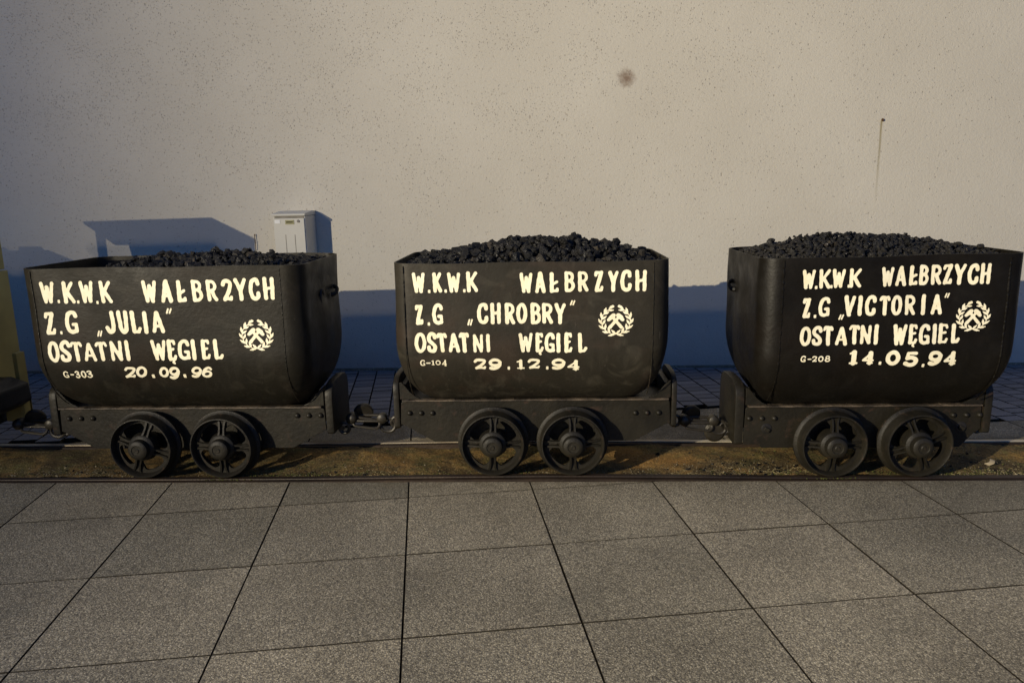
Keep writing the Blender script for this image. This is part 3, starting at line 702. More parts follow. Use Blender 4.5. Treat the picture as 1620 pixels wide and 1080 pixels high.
def glyph_tris(ch, x0, x1, z0, z1, rad_f, slant=0, cells=26):
    h = z1-z0
    ogonek = ch == 'Ę'
    if ogonek: z0 = z0+h*.11; h = z1-z0
    R = rad_f*h; w_ = x1-x0
    if ch == '.':
        cx = (x0+x1)/2; cz = (z0+z1)/2; R = (z1-z0)*.52; strokes = [([(cx, cz), (cx+.001, cz)], R)]
    elif ch == '-':
        cz = (z0+z1)/2; R = (z1-z0)*.42; strokes = [([(x0+R, cz), (x1-R, cz)], R)]
    elif ch == 'q':
        R = max(.0028, w_*.14); strokes = [([(x0+R+p[0]*(w_-2*R), z0+R+p[1]*(h-2*R)) for p in s], R) for s, f in G['q']]
    else:
        if w_ < 2.4*R and ch not in 'I1': R = w_/2.6
        iw = max(w_-2*R, .0005)
        strokes = []
        for s, f in G[ch]:
            pts = []
            for p in s:
                zz = z0+R+p[1]*(h-2*R)
                pts.append((x0+R+p[0]*iw+slant*(p[1]-.5)*h, zz))
            strokes.append((pts, R*f))
        if ogonek: strokes.append(([(x0+.62*w_, z0+R*.5), (x0+.50*w_, z0-.07*h), (x0+.62*w_, z0-.11*h)], R*.55))
    ph = [wob_rng.uniform(0, 6) for _ in range(4)]
    def fn(X, Z):
        V = None
        for pts, r in strokes:
            for k in range(len(pts)-1):
                d = sdf_seg(X, Z, pts[k], pts[k+1], r, r); V = d if V is None else np.minimum(V, d)
        return V+.0007*np.sin(X*120+ph[0]+1.3*np.sin(Z*90+ph[1]))*(h/.1)+.0004*np.sin(Z*200+ph[2]+X*60)*(h/.1)
    mrg = .006+abs(slant)*h*.3
    return contour(fn, x0-mrg, x1+mrg, z0-mrg-(.16*h if ogonek else 0), z1+mrg, h/cells)[0]
def emblem_tris(x0, x1, z0, z1):
    cx, cz = (x0+x1)/2, (z0+z1)/2; rx, rz = (x1-x0)/2, (z1-z0)/2
    segs = [((-.40,.16),(-.14,.42),.10,.13),((.14,.42),(.37,.16),.13,.10),((.17,.39),(.28,.30),.14,.13),
            ((-.33,-.31),(.14,.30),.095,.08),((.31,-.31),(-.16,.30),.095,.08)]
    segs = [((a[0], a[1]-.09), (c_[0], c_[1]-.09), p, q) for a, c_, p, q in segs]
    for sg in (-1, 1):
        P = lambda a, r: (sg*r*math.cos(R_(a)), r*math.sin(R_(a))*(1.04 if a < 0 else 1.0))
        for k in range(12):
            a0 = -84+k*11.8; segs.append((P(a0, .80), P(a0+11.5, .80), .022, .022))
        for k in range(7):
            a = -86+k*24.2
            for side in (-1, 1):
                b = P(a+(4 if side > 0 else -2), .80+side*.03); t = P(a+(21 if side > 0 else 19), .80+.17 if side > 0 else .80-(.20 if k < 5 else .13))
                segs.append((b, ((b[0]+t[0])/2+0, (b[1]+t[1])/2), .040, .072)); segs.append((((b[0]+t[0])/2, (b[1]+t[1])/2), t, .072, .022))
        segs.append((P(68, .84), P(80, .90), .04, .065))
    def fn(X, Z):
        x = (X-cx)/rx; z = (Z-cz)/rz; V = None
        for a, b, ra, rb in segs:
            d = sdf_seg(x, z, a, b, ra, rb); V = d if V is None else np.minimum(V, d)
        return V+.006*np.sin(x*13+z*9)
    return contour(fn, x0-.01, x1+.01, z0-.01, z1+.01, rz/44)[0]

# ------------------------------------------------------------------ mine carts
YC = 3.955; B_TOP = .375
def dent(x, z, k):
    return (.0050*math.sin(x*5.3+k*2.1)*math.sin(z*7.1+k)+.0030*math.sin(x*11.7+z*6+k*3)+.0013*math.sin(x*23+z*19+k))
def half_b(z, zb):
    """half width of the tub: a half-round bottom below straight sides"""
    d = min(max(0.0, zb+.34-z), .35); return math.sqrt(B_TOP**2-d*d)
def ins(z, zb): return (B_TOP-half_b(z, zb))/(B_TOP-half_b(zb, zb))
def front_y(x, z, zb, k):
    return -half_b(z, zb)-dent(x, z, k)*(1 if z > zb+.02 else 0)
def ring(a, b, r, nS=22, nE=12, nC=8):
    """rounded rectangle, list of (x, y, nx, ny)"""
    out = []
    def side(p, q, n, nrm):
        for k in range(n): out.append((p[0]+(q[0]-p[0])*k/n, p[1]+(q[1]-p[1])*k/n, *nrm))
    def corner(cx, cy, a0):
        for k in range(nC):
            an = R_(a0+90*k/nC); out.append((cx+r*math.cos(an), cy+r*math.sin(an), math.cos(an), math.sin(an)))
    side((-a+r, -b), (a-r, -b), nS, (0, -1)); corner(a-r, -b+r, -90)
    side((a, -b+r), (a, b-r), nE, (1, 0)); corner(a-r, b-r, 0)
    side((a-r, b), (-a+r, b), nS, (0, 1)); corner(-a+r, b-r, 90)
    side((-a, b-r), (-a, -b+r), nE, (-1, 0)); corner(-a+r, -b+r, 180)
    return out
def tub(parent, k, half, zb, ztop_l, ztop_r, mat):
    ZT = zb+.34; levels = [1.0, .97, .93, .88, .83, .78]+[ZT-.375*math.sin(R_(a)) for a in (0, 6, 12, 18, 24, 30, 36, 42, 48, 54, 60)]+[zb]
    vs = []; fs = []; N = None
    def top(x): return ztop_l+(ztop_r-ztop_l)*(x+half)/(2*half)
    for li, L in enumerate(levels):
        I = ins(L if li > 0 else 1.0, zb)
        a = half-.115*I; b = half_b(L if li > 0 else 1.0, zb); r = .095+.02*I
        rg = ring(a, b, r); N = len(rg)
        for (x, y, nx, ny) in rg:
            tp = top(x)
            if li == 0: z = tp
            elif L > ZT: z = ZT+(L-ZT)/(1.0-ZT)*(tp-ZT)
            else: z = L
            d = dent(x, z, k)
            ed = 0
            if abs(nx) > .9:   # battered end plates
                s = 1 if nx > 0 else -1
                for (py, pz, rr, am) in ((-.10, .98, .07, -.020), (.08, 1.0, .06, -.016), (-.04, .86, .09, .012), (.18, .9, .08, -.012), (.0, .75, .1, .010)):
                    ed += am*math.exp(-((y-py*s*(-1)**k)**2+(z-pz)**2)/rr**2)
            f = 1 if L > zb+.02 else 0
            if li == 0: d *= .8
            wob = .004*math.sin(x*9+k*4) if li == 0 else 0
            vs.append((x+nx*(d*f*(.3 if abs(ny) > .5 else 1)+ed), y+ny*d*f, z+wob*.6))
    for l in range(len(levels)-1):
        for i in range(N):
            i2 = (i+1) % N; fs.append((l*N+i, (l+1)*N+i, (l+1)*N+i2, l*N+i2))
    fs.append(tuple((len(levels)-1)*N+i for i in range(N))[::-1])
    # rim and inside
    base_i = len(vs)
    rg = ring(half, B_TOP, .095)
    for depth in (0, .16):
        for i, (x, y, nx, ny) in enumerate(rg):
            v = vs[i]; vs.append((v[0]-nx*.009, v[1]-ny*.009, v[2]-depth))
    for i in range(N):
        i2 = (i+1) % N; fs.append((i, i2, base_i+i2, base_i+i)); fs.append((base_i+i, base_i+i2, base_i+N+i2, base_i+N+i))
    m_ = MB(); m_.add(vs, fs)
    o = m_.build('tub', mat, parent, smooth=True, angle=50)
    return o
def cart_height_map(k, half, zb):
    pass
def flat_from(name, tris, cx, zb, k, parent, mat, off=.0022):
    vs = []; fs = []
    for t in tris:
        n = len(vs)
        for (x, z) in t:
            X = x-cx; vs.append((X, front_y(X, z, zb, k)-off, z))
        fs.append(tuple(range(n, n+len(t))))
    me = bpy.data.meshes.new(name); me.from_pydata(vs, [], fs); me.materials.append(mat); me.update()
    return obj(name, me, parent)

# --- wheel meshes (shared by all carts)
def build_wheel_meshes():
    d = {}
    m_ = MB()
    m_.lathe([(.1495, .034), (.1540, .006), (.1585, .000), (.1640, .001), (.1665, .006), (.170, .060), (.174, .066), (.189, .072), (.190, .082), (.186, .092), (.150, .094), (.147, .060)], 64, closed=True)
    d['rim'] = m_
    def web(X, Z):
        r = np.hypot(X, Z); th = np.arctan2(Z, X)
        V = r-.150
        hole = None
        for q in range(4):
            a = R_(45+90*q); cx, cz = .102*math.cos(a), .102*math.sin(a)
            # rounded sector hole
            t = (th-a+PI) % (2*PI)-PI
            dr = np.abs(r-.103)-.018; dt = np.abs(t)*r-.050
            dd = np.maximum(dr, dt); both = np.hypot(np.maximum(dr, 0), np.maximum(dt, 0))
            h = np.where((dr > 0) & (dt > 0), both, dd)-.012
            hole = h if hole is None else np.minimum(hole, h)
        return np.maximum(np.maximum(V, -hole), .03-r)
    tris, segs = contour(web, -.155, .155, -.155, .155, .0062)
    m_ = MB()
    for t in tris:
        m_.add([(x, .040, z) for x, z in t], [tuple(range(len(t)))[::-1]])
        m_.add([(x, .056, z) for x, z in t], [tuple(range(len(t)))])
    for a, b in segs: m_.add([(a[0], .040, a[1]), (b[0], .040, b[1]), (b[0], .056, b[1]), (a[0], .056, a[1])], [(0, 1, 2, 3)])
    d['web'] = m_
    m_ = MB()   # one spoke: a channel of two ribs that flare at hub and rim
    for s in (-1, 1):
        st = [(.055, .017, .0080, .012), (.075, .0125, .0065, .018), (.105, .0115, .0060, .024), (.132, .014, .0070, .030), (.149, .020, .0080, .034)]
        vs = []; fs = []
        for (r, c, hw, y) in st:
            for (dx, dy) in ((-hw, .042), (-hw*.7, y), (hw*.7, y), (hw, .042)):
                vs.append((s*c+dx, dy, r))
        for q in range(len(st)-1):
            for e in range(3): fs.append((q*4+e, q*4+e+1, (q+1)*4+e+1, (q+1)*4+e))
        fs += [(0, 1, 2, 3), (16, 17, 18, 19)]
        m_.add(vs, fs)
    d['spoke'] = m_
    m_ = MB(); m_.lathe([(.0, .000), (.040, .000), (.058, .004), (.070, .014), (.073, .030), (.078, .046), (.060, .12), (0, .12)], 32); d['hub'] = m_
    m_ = MB(); m_.lathe([(0, -.034), (.010, -.035), (.014, -.031), (.026, -.031), (.029, -.035), (.042, -.034), (.051, -.027), (.054, -.012), (.055, .003)], 28); d['cap'] = m_
    return d
WM = build_wheel_meshes(); WME = {}
def wheel(parent, x, z, ang, far=False, scale=1.0):
    y = -.295 if not far else .295
    if not WME:
        for key, nm, sm in (('rim', 'wheel', True), ('web', 'web_plate', False), ('spoke', 'spoke', False), ('hub', 'hub', True), ('cap', 'hub_cap', True)):
            o = WM[key].build(nm, M['iron'], None, smooth=sm, angle=35); WME[key] = o.data
            if key == 'spoke':
                pass
            bpy.data.objects.remove(o)
    w_ = obj('wheel', WME['rim'], parent, (x, y, z)); w_.scale = (scale,)*3
    w_.rotation_euler = (0, ang, PI if far else 0)
    obj('web_plate', WME['web'], w_)
    for q in range(4):
        s = obj('spoke', WME['spoke'], w_); s.rotation_euler = (0, PI/2*q, 0)
    obj('hub', WME['hub'], w_); obj('hub_cap', WME['cap'], w_)
    return w_
rivet_mesh = None
def rivets(parent, pts, y):
    global rivet_mesh
    if rivet_mesh is None:
        m_ = MB(); m_.lathe([(0, -.016), (.007, -.015), (.013, -.009), (.0155, 0)], 12); o = m_.build('rivet', M['frame'], None, smooth=True); rivet_mesh = o.data; bpy.data.objects.remove(o)
    for x, z in pts: obj('rivet', rivet_mesh, parent, (x, y, z))

COAL = [hull_mesh('coal_lump', 22, 1, (1, random.Random(k).uniform(.7, .95), random.Random(k+50).uniform(.6, .9)), 100+k, M['coal']) for k in range(14)]
def coal_heap(cx, half, prof, label, kseed, size=(.015, .036), rough=1.0, edge=1.118):
    rnd = random.Random(kseed)
    root = empty('coal_heap', (cx, YC, 0), label, 'coal', 'coal heaps filling the carts')
    a, b = half-.022, B_TOP-.022
    def prof_z(x):
        for i in range(len(prof)-1):
            if prof[i][0] <= x <= prof[i+1][0]:
                t = (x-prof[i][0])/(prof[i+1][0]-prof[i][0]); return prof[i][1]+(prof[i+1][1]-prof[i][1])*t
        return prof[0][1] if x < prof[0][0] else prof[-1][1]
    def hz(x, y):
        e = min(edge, prof_z(x)); t = abs(y)/b; return e+(prof_z(x)-e)*(1-t**1.7)
    # mound body below the lumps
    m_ = MB(); nx, ny = 60, 26
    for j in range(ny+1):
        for i in range(nx+1):
            x = -a+2*a*i/nx; y = -b+2*b*j/ny
            # keep inside the rounded corners
            qx = max(0, abs(x)-(a-.08)); qy = max(0, abs(y)-(b-.08)); d = math.hypot(qx, qy)
            if d > .08: k_ = .08/d; x = math.copysign(a-.08+qx*k_, x); y = math.copysign(b-.08+qy*k_, y)
            m_.v.append((x, y, hz(x, y)-.022+rnd.uniform(-.006, .006)))
    for j in range(ny):
        for i in range(nx):
            q = j*(nx+1)+i; m_.f.append((q, q+1, q+nx+2, q+nx+1))
    tag(m_.build('coal_fines', M['coal'], root), kind='stuff')
    sp = (size[0]+size[1])*.76; cells = []
    nX = int(2*a/sp); nY = int(2*b/sp)
    for j in range(nY):
        for i in range(nX):
            x = -a+sp*.5+(2*a-sp)*(i+rnd.uniform(-.35, .35)+.5*(j % 2))/nX; y = -b+sp*.5+(2*b-sp)*(j+rnd.uniform(-.35, .35))/nY
            qx = max(0, abs(x)-(a-.09)); qy = max(0, abs(y)-(b-.09))
            if math.hypot(qx, qy) > .075: continue
            s = (size[0]+(size[1]-size[0])*rnd.random()**1.4)*(1 if rnd.random() > .10 else 1.2)
            if abs(x) > a-s*.9 or abs(y) > b-s*.9: continue
            cells.append((x, y, hz(x, y)-s*.15+rnd.uniform(-.006, .010)*rough, s))
    for q in range(int(len(cells)*.16)):      # loose second layer
        x, y, z, s = rnd.choice(cells); cells.append((x+rnd.uniform(-.02, .02), min(b-.03, max(-b+.03, y+rnd.uniform(-.02, .02))), z+s*.75, s*rnd.uniform(.55, .9)))
    cells.sort(key=lambda c: -(c[2]*3-c[1]*.6))
    rest = []
    for n, (x, y, z, s) in enumerate(cells):
        if n < 290:
            o = obj('coal_lump', COAL[rnd.randrange(len(COAL))], root, (x, y, z)); o.scale = (s, s, s)
            o.rotation_euler = (rnd.uniform(0, 6), rnd.uniform(0, 6), rnd.uniform(0, 6))
        else: rest.append((x, y, z, s, rnd.uniform(0, 6), rnd.uniform(0, 6)))
    it = list(rest)
    for q in range(1500):
        x = rnd.uniform(-a+.02, a-.02); y = rnd.uniform(-b+.02, b-.02)
        if math.hypot(max(0, abs(x)-(a-.09)), max(0, abs(y)-(b-.09))) > .075: continue
        s = rnd.uniform(.004, .012); it.append((x, y, hz(x, y)-.012+rnd.uniform(0, .012), s, rnd.uniform(0, 6), rnd.uniform(0, 6)))
    tag(scatter('small_coal', M['coal'], it, COAL, root), kind='stuff')

def mine_cart(k, cx, half, fz, zb, wx, wz, wang, plate, buf, ztl, ztr, mat, label, rv, holes=()):
    root = empty('mine_cart', (cx, YC, 0), label, 'mine cart', 'mine carts standing coupled in a row on the rails')
    t = tub(root, k, half, zb, ztl, ztr, mat)
    # weld seams at both edges of the front sheet
    for s, sx in zip((-1, 1), SEAMS[k]):
        pts = []; rad = []; rn = random.Random(k*7+s)
        zz = 1.15
        while zz > zb+.03:
            pts.append((sx-cx, front_y(sx-cx, zz, zb, k)-.0005, zz)); rad.append(rn.uniform(.0016, .0040 if k < 3 else .0060)); zz -= .010
        m_ = MB(); m_.tube(pts, rad, 6); m_.build('weld_seam', mat, t)
    # frame: one side plate each side, a top ledge, head stocks with rounded buffers at the ends
    p0, p1 = plate[0]-cx, plate[1]-cx; zl = .175-(.41-fz); ze = zl+.10
    for s in (-1, 1):
        y0_ = -.162 if s < 0 else .150
        poly = [(p0, ze), (p0+.005, fz-.018), (p0+.02, fz-.004), (p1-.02, fz-.004), (p1-.005, fz-.018), (p1, ze), (p1-.03, ze-.012), (p1-.19, zl), (p0+.18, zl), (p0+.03, ze-.012)] if k != 3 else [(p0, zl+.02), (p0+.005, fz-.018), (p0+.02, fz-.004), (p1-.02, fz-.004), (p1-.005, fz-.018), (p1, ze), (p1-.03, ze-.02), (p1-.10, zl), (p0+.10, zl), (p0+.07, zl+.02)]
        m_ = MB(); m_.prism(poly, y0_, y0_+.012, 'XZ'); pl = m_.build('side_plate', M['frame'], root, bevel=.002)
        if s < 0:
            rivets(pl, [(x-cx, z) for x, z in rv], y0_-.0005)
            for hx, hz_ in holes:
                m_ = MB(); m_.lathe([(.0, -.002), (.018, -.004), (.027, -.002), (.029, .001)], 20, (hx-cx, y0_-.0005, hz_)); hb = m_.build('drain_hole', M['black'], pl, smooth=True)
                m_ = MB(); m_.box(-.016, .016, -.012, .0, -.010, .012, Matrix.Translation((hx-cx-.002, y0_-.004, hz_-.004)) @ Matrix.Rotation(.5, 4, 'Y')); m_.build('bolt', M['iron'], pl, bevel=.004)
        m_ = MB()
        yy = -.188 if s < 0 else .150
        n = 40; rn = random.Random(k)
        for q in range(n):
            xa = p0+.015+(p1-p0-.03)*q/n; xb = p0+.015+(p1-p0-.03)*(q+1)/n
            m_.box(xa, xb+.0, yy+rn.uniform(-.001, .001), yy+.038, fz-.002, fz+.0055+rn.uniform(-.0012, .0012))
        m_.build('top_ledge', M['ledge'], root)
    # cross members and underbody
    m_ = MB(); m_.box(p0+.02, p1-.02, -.145, .145, fz-.05, fz-.006); m_.build('underframe', M['black'], root)
    for s in (-1, 1):
        xo = buf[0 if s < 0 else 1]-cx; xi = (p0 if s < 0 else p1)
        # headstock: arched top, thick, rounded
        zh = ze-.022 if (k != 3 or s > 0) else zl+.02
        prof = [(-.171, zh+.01), (-.160, zh), (.160, zh), (.171, zh+.01), (.171, fz+.045), (.166, fz+.078), (.150, fz+.102), (.12, fz+.120), (.07, fz+.128),
                (-.07, fz+.128), (-.12, fz+.120), (-.150, fz+.102), (-.166, fz+.078), (-.171, fz+.045)]
        lo, hi_ = sorted((xo, xi+s*.004))
        m_ = MB(); m_.prism(prof, lo, hi_, 'YZ'); hs_ = m_.build('headstock', M['frame'], root, bevel=.007, smooth=True, angle=30)
        # strap plate closing the corner below the tub
        g0 = xi-s*.002; gp = [(g0, fz+.006), (g0-s*.115, fz+.006), (g0-s*.085, fz+.020), (g0-s*.055, fz+.045), (g0-s*.030, fz+.078), (g0-s*.012, fz+.098), (g0, fz+.098)]
        for ya, yb in ((-.170, -.156), (.156, .170)):
            m_ = MB(); m_.prism(gp, ya, yb, 'XZ'); m_.build('gusset', M['frame'], root, bevel=.002)
        m_ = MB(); m_.box(*sorted((g0-s*.001, g0-s*.030)), -.15, .15, fz-.05, fz+.085); m_.build('end_stiffener', M['frame'], root, bevel=.004)
        # drawbar eye
        m_ = MB(); xe = xo+s*.018
        m_.tube([(xe+s*.028*math.cos(a_), -.03+.0, .245+fz-.41+.03*math.sin(a_)) for a_ in [2*PI*q/16 for q in range(16)]], .010, 8, True)
        m_.box(min(xo, xe), max(xo, xe), -.045, -.015, .235+fz-.41, .255+fz-.41); m_.build('drawbar_eye', M['chain'], root, smooth=True)
    for i, x in enumerate(wx):
        wheel(root, x-cx, wz, wang[i]); wheel(root, x-cx, wz, wang[i]+.4, True)
        m_ = MB(); m_.lathe([(.026, -.25), (.026, .25)], 16, (x-cx, 0, wz)); m_.build('axle', M['iron'], root, smooth=True)
        m_ = MB(); m_.box(x-cx-.06, x-cx+.06, -.148, .148, wz-.045, wz+.075); m_.build('axle_box', M['black'], root, bevel=.006)
    # hooks on the end plates
    for s in (-1, 1):
        xe = s*(half-.004)
        m_ = MB(); pts = [(xe+s*(.000+.026*math.sin(PI*q/10)), .17+.03*math.cos(PI*q/10), .965+.02*math.cos(PI*q/10)) for q in range(11)]
        m_.tube(pts, [.014, .012, .011, .010, .010, .010, .010, .011, .013, .014, .016], 8); m_.build('end_hook', mat, t, smooth=True)
        m_ = MB(); m_.lathe([(.030, -.012), (.036, -.002), (.034, .006), (.026, .004), (.024, -.012)], 18, (0, 0, 0), 'X', closed=True)
        m_.lathe([(0, -.006), (.027, -.006)], 18, (0, 0, 0), 'X')
        o = m_.build('pull_hole', M['black'], t, (s*(half-.010), -.02*s, .955), smooth=True); o.scale = (s, .75, 1.25)
    # painted words
    L = LETTERING[k]
    for row in L['rows']:
        tris = []
        for (ch, a, b, c, d) in row: tris += glyph_tris(ch, a, b, c, d, .086)
        flat_from('painted_line', tris, cx, zb, k, t, M['letters'])
    tris = []
    for (ch, a, b, c, d) in L['small']: tris += glyph_tris(ch, a, b, c, d, .095 if k == 3 else .085, cells=16)
    flat_from('painted_number', tris, cx, zb, k, t, M['letters'])
    tris = []
    for (ch, a, b, c, d) in L['date']: tris += glyph_tris(ch, a, b, c, d, .120 if k > 1 else .105, slant=.0 if k > 1 else .20)
    flat_from('painted_date', tris, cx, zb, k, t, M['letters'])
    flat_from('painted_emblem', emblem_tris(*L['emblem']), cx, zb, k, t, M['letters'])
    return root
SEAMS = {1: (-2.552, -1.292), 2: (-.678, .545), 3: (1.165, 2.227)}
mine_cart(1, -1.905, .722, .378, .385, (-2.150, -1.714), .187, (.35, .05), (-2.655, -1.176), (-2.700, -1.132), 1.163, 1.163, M['tub1'],
    'leftmost mine cart, worn brown-black paint, dated 20.09.96, coal low in it', [(-2.601,.318),(-2.535,.319),(-2.468,.319),(-1.331,.328),(-1.267,.328),(-1.203,.328)])
mine_cart(2, -.054, .684, .410, .415, (-.263, .157), .196, (.03, -.02), (-.765, .680), (-.800, .712), 1.160, 1.160, M['tub2'],
    'middle mine cart, dusty brown paint, dated 29.12.94, coal heaped high', [(-.716,.338),(-.654,.338),(-.593,.338),(.494,.332),(.556,.332),(.618,.332)])
mine_cart(3, 1.695, .628, .366, .372, (1.503, 1.933), .184, (.02, -.35), (1.070, 2.300), (1.018, 2.345), 1.158, 1.172, M['tub3'],
    'rightmost mine cart, smooth black paint, dated 14.05.94, fine coal in it', [(1.095,.297),(1.160,.297),(1.227,.297),(2.152,.309),(2.220,.309),(2.288,.309)], [(1.19, .239), (2.20, .243)])
coal_heap(-1.905, .722, [(-.72,1.06),(-.50,1.095),(-.40,1.115),(-.33,1.15),(-.22,1.172),(.0,1.178),(.15,1.196),(.35,1.180),(.5,1.165),(.65,1.140),(.72,1.10)], 'coal lying low in the leftmost cart, dipping at its left end', 11)
coal_heap(-.054, .684, [(-.684,1.125),(-.58,1.150),(-.45,1.175),(-.30,1.205),(-.15,1.228),(.0,1.248),(.25,1.236),(.40,1.215),(.55,1.175),(.684,1.12)], 'high round heap of lump coal on the middle cart', 22, (.016, .038))
coal_heap(1.695, .628, [(-.628,1.14),(-.50,1.185),(-.36,1.215),(-.20,1.240),(.05,1.230),(.18,1.228),(.30,1.205),(.42,1.190),(.53,1.165),(.628,1.14)], 'broad heap of fine broken coal on the rightmost cart', 33, (.009, .024), 1.0, 1.128)

# ------------------------------------------------------------------ couplings
def stadium(L, W, n=10):
    out = []
    for q in range(n+1): a = -PI/2+PI*q/n; out.append((L/2-W/2+W/2*math.cos(a), W/2*math.sin(a)))
    for q in range(n+1): a = PI/2+PI*q/n; out.append((-L/2+W/2+W/2*math.cos(a), W/2*math.sin(a)))
    return out
def chain_link(root, c, L, W, r, rx, ry, name='chain_link'):
    m_ = MB(); m_.tube([(a, b, 0) for a, b in stadium(L, W)], r, 8, True)
    o = m_.build(name, M['chain'], root, c, smooth=True); o.rotation_euler = (rx, ry, 0); return o
def coupling(xa, xb, z, label, flip=False):
    cx = (xa+xb)/2; root = empty('coupling_chain', (cx, YC, 0), label, 'chain', 'chains coupling the carts'); w_ = xb-xa
    s = -1 if flip else 1
    X = lambda f: s*(f-.5)*w_
    m_ = MB(); m_.lathe([(0, -.045), (.018, -.043), (.030, -.032), (.033, -.010), (.030, .02), (0, .03)], 20, (X(.14), -.03, z-.012)); m_.build('coupling_boss', M['chain'], root, smooth=True)
    m_ = MB(); m_.lathe([(0, -.016), (.050, -.014), (.056, -.004), (.054, .012), (0, .016)], 28); o = m_.build('hook_plate', M['chain'], root, (X(.34), .02, z+.002), smooth=True); o.rotation_euler = (.25, .1, .3)
    chain_link(root, (X(.50), -.02, z-.018), .19, .062, .009, .25, .02*s)
    chain_link(root, (X(.46), -.05, z-.038), .15, .05, .008, 1.1, .14*s)
    m_ = MB(); m_.lathe([(0, -.035), (.012, -.036), (.026, -.028), (.030, -.012), (.028, .02), (0, .026)], 20, (X(.80), -.03, z-.015)); m_.build('shackle_pin', M['chain'], root, smooth=True)
    chain_link(root, (X(.92), -.035, z-.055), .085, .075, .0095, 1.45, .2*s, 'ring')
    return root
coupling(-1.10, -.845, .285, 'short hook and link chain between the leftmost and the middle cart')
c2 = coupling(.745, .985, .262, 'heavier hooked chain between the middle and the rightmost cart')
m_ = MB(); m_.lathe([(0, -.022), (.045, -.020), (.058, -.008), (.056, .010), (0, .014)], 28, (.085, -.02, .178)); m_.build('hanging_hook', M['chain'], c2, smooth=True)
coupling(-3.02, -2.745, .262, 'dark chain between the yellow locomotive and the leftmost cart')

# piece of scrap on the soil at the right
m_ = MB(); pts = []
for q in range(9):
    a = PI*1.15*q/8; pts.append((.030*math.cos(a), .012*math.sin(q), .022*math.sin(a)))
vs = []; fs = []
for q, p in enumerate(pts):
    vs += [(p[0], p[1]-.014, p[2]), (p[0]*1.1, p[1]+.020, p[2]*.8), (p[0]*.93, p[1]-.012, p[2]*.9-.002), (p[0]*1.02, p[1]+.018, p[2]*.7-.002)]
for q in range(8):
    a = q*4; b = a+4; fs += [(a, a+1, b+1, b), (a+2, b+2, b+3, a+3), (a, b, b+2, a+2), (a+1, a+3, b+3, b+1)]
m_.add(vs, fs); sc = m_.build('scrap', M['scrap'], None, (2.44, 3.885, .004)); sc.rotation_euler = (.1, -.2, .4); sc.scale = (.85, .85, .8)
tag(sc, 'small curled pale scrap lying on the rusty soil right of the carts', 'litter')

# ------------------------------------------------------------------ yellow locomotive reaching in at the left edge
loco = empty('mining_locomotive', (-5.0, YC, 0), 'yellow mining locomotive cut off by the left edge, buffer beside the first cart', 'locomotive')
lx = lambda x: x+5.0
FX = -3.236
# cab front and walls
m_ = MB(); m_.box(lx(FX-.03), lx(FX), -.345, .395, .33, 1.085); front = m_.build('front_panel', M['yellow'], loco, bevel=.006)
m_ = MB(); m_.box(lx(FX-.050), lx(FX-.014), -.340, .392, 1.092, 1.33); m_.build('windscreen_panel', M['yellow'], loco, bevel=.005)
m_ = MB(); m_.prism([(lx(-4.34), 1.648), (lx(-4.34), 1.662), (lx(-3.43), 1.675), (lx(-3.43), 1.645)], -.33, .395, 'XZ'); m_.build('cab_roof', M['yellow'], loco, bevel=.004)
# far side wall with rounded window cut
wallp = [(lx(-3.29), .45), (lx(-3.29), 1.20), (lx(-3.44), 1.30), (lx(-3.44), 1.650), (lx(-4.22), 1.655), (lx(-4.10), 1.60), (lx(-4.04), 1.52), (lx(-4.02), 1.40), (lx(-4.0), .45)]
m_ = MB(); m_.prism(wallp, .375, .393, 'XZ'); m_.build('side_panel', M['yellow'], loco)
m_ = MB(); m_.box(lx(-4.262), lx(-4.205), .35, .393, .9, 1.65); m_.build('roof_post', M['yellow'], loco)
m_ = MB(); m_.prism([(lx(-4.55), .33), (lx(-4.55), 1.0), (lx(-3.98), 1.0), (lx(-3.90), 1.40), (lx(-3.84), 1.655), (lx(-3.44), 1.655), (lx(-3.44), 1.3), (lx(-3.30), 1.2), (lx(-3.30), .33)], -.333, -.315, 'XZ'); m_.build('side_panel', M['yellow'], loco)
# hood behind the cab
m_ = MB(); m_.prism([(lx(-8.5), .33), (lx(-8.5), 1.46), (lx(-5.0), 1.475), (lx(-4.62), 1.475), (lx(-4.45), 1.40), (lx(-4.30), 1.30), (lx(-4.30), .33)], -.30, .38, 'XZ'); m_.build('hood', M['yellow'], loco, bevel=.01)
for x, w_ in ((-4.75, .16), (-4.95, .05), (-5.6, .3)):
    m_ = MB(); m_.box(lx(x-w_/2), lx(x+w_/2), .30, .37, 1.46, 1.50); m_.build('hood_cap', M['black'], loco)
m_ = MB(); m_.box(lx(-8.4), lx(FX+.02), -.30, .30, .20, .36); m_.build('chassis', M['black'], loco, bevel=.006)
m_ = MB(); m_.box(lx(-3.07), lx(-3.045), .10, .17, .205, .63); m_.box(lx(-3.2), lx(-3.045), .15, .168, .205, .42); m_.build('step_bracket', M['yellow'], loco, bevel=.003)
prof = [(lx(-3.25), .50), (lx(-3.06), .505), (lx(-2.965), .47), (lx(-2.955), .37), (lx(-3.02), .33), (lx(-3.25), .30)]
m_ = MB(); m_.prism(prof, -.30, .06, 'XZ'); m_.build('buffer', M['black'], loco, bevel=.012)
m_ = MB(); m_.lathe([(0, .0), (.07, .0), (.085, .02), (.085, .12), (0, .13)], 24, (lx(-3.14), -.14, .50), axis='Z'); m_.build('buffer_cap', M['black'], loco, smooth=True)
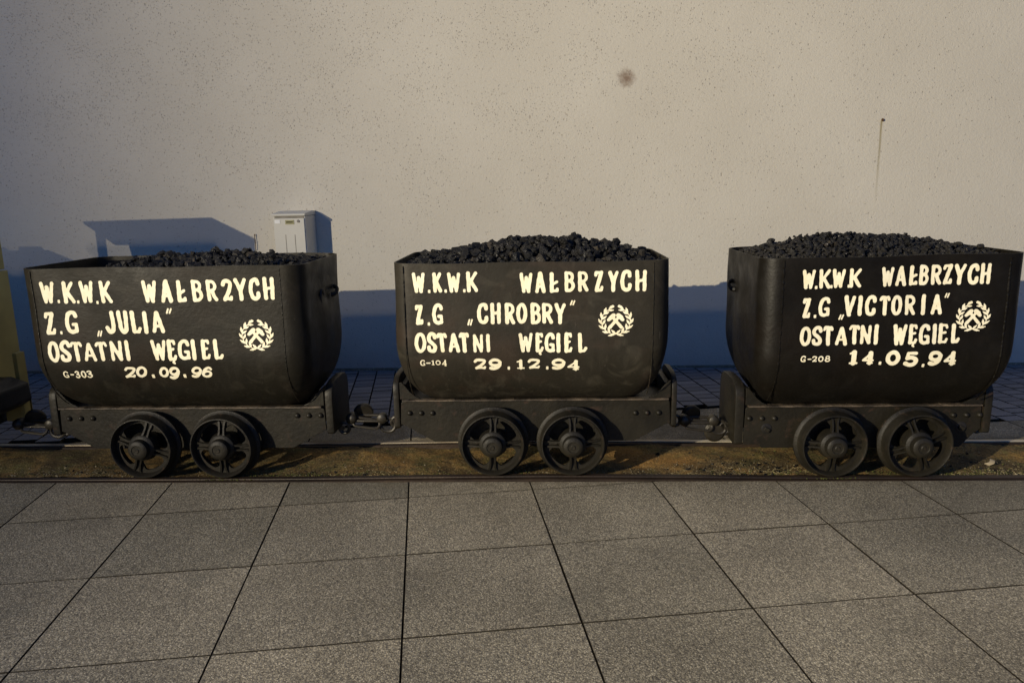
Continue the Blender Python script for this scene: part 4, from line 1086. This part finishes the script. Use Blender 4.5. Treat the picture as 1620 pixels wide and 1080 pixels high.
m_ = MB(); m_.box(lx(-3.24), lx(-2.80), -.46, -.42, .60, 1.34); m_.box(lx(-3.24), lx(-3.20), -.42, -.34, .5, 1.2); m_.build('light_blocker', M['yellow'], loco, bevel=.006)  # added panel out of view, blocks lamp light between locomotive and cart
for x in (-3.9, -5.2, -6.5):
    wm = obj('wheel', WME['rim'], loco, (lx(x), -.295, .195)); obj('web_plate', WME['web'], wm); obj('hub', WME['hub'], wm)
    for q in range(4):
        s = obj('spoke', WME['spoke'], wm); s.rotation_euler = (0, PI/2*q, 0)

# ------------------------------------------------------------------ the lamp post that lights the place (out of frame, left behind the camera)
lp = empty('street_lamp', (LAMP_A[0]-.35, LAMP_A[1]-.25, 0), 'grey lamp post with two floodlight heads, left behind the viewer', 'street lamp')
m_ = MB(); m_.lathe([(.075, 0), (.075, .5), (.05, .52), (.038, 4.3), (0, 4.31)], 20, axis='Z'); m_.build('pole', M['galv'], lp, smooth=True)
d = Vector(AIM)-Vector(LAMP_A); az = math.atan2(d.y, d.x)
for z in (LAMP_A[2], LAMP_B[2]):
    m_ = MB(); m_.tube([(0, 0, z+.02), (.18, .12, z+.05), (.27, .19, z+.03)], .02, 8); arm = m_.build('arm', M['galv'], lp)
    mt = Matrix.Translation((.35, .25, z)) @ Matrix.Rotation(az, 4, 'Z')
    m_ = MB(); m_.box(-.22, -.06, -.12, .12, -.07, .07, mt); hd = m_.build('lamp_head', M['galv'], lp, bevel=.01)
    m_ = MB(); m_.box(-.059, -.055, -.10, .10, -.055, .055, mt); m_.build('lamp_glass', M['lampglass'], hd)
    m_ = MB(); zz = -math.tan(R_(22.3))*.26; fan = [(-.06, -.10)]+[(.26*math.cos(a_), .26*math.sin(a_)) for a_ in [R_(-90+q*9) for q in range(21)]]+[(-.06, .10)]
    m_.add([tuple(mt @ Vector((x, y, zz))) for x, y in fan]+[tuple(mt @ Vector((x, y, zz-.004))) for x, y in fan], [tuple(range(len(fan)))]+[tuple(range(len(fan), 2*len(fan)))[::-1]]+[(q, (q+1) % len(fan), (q+1) % len(fan)+len(fan), q+len(fan)) for q in range(len(fan))])
    m_.build('added_shade_plate', M['black'], hd)  # added plate under the lamp, softly shades the nearer ground
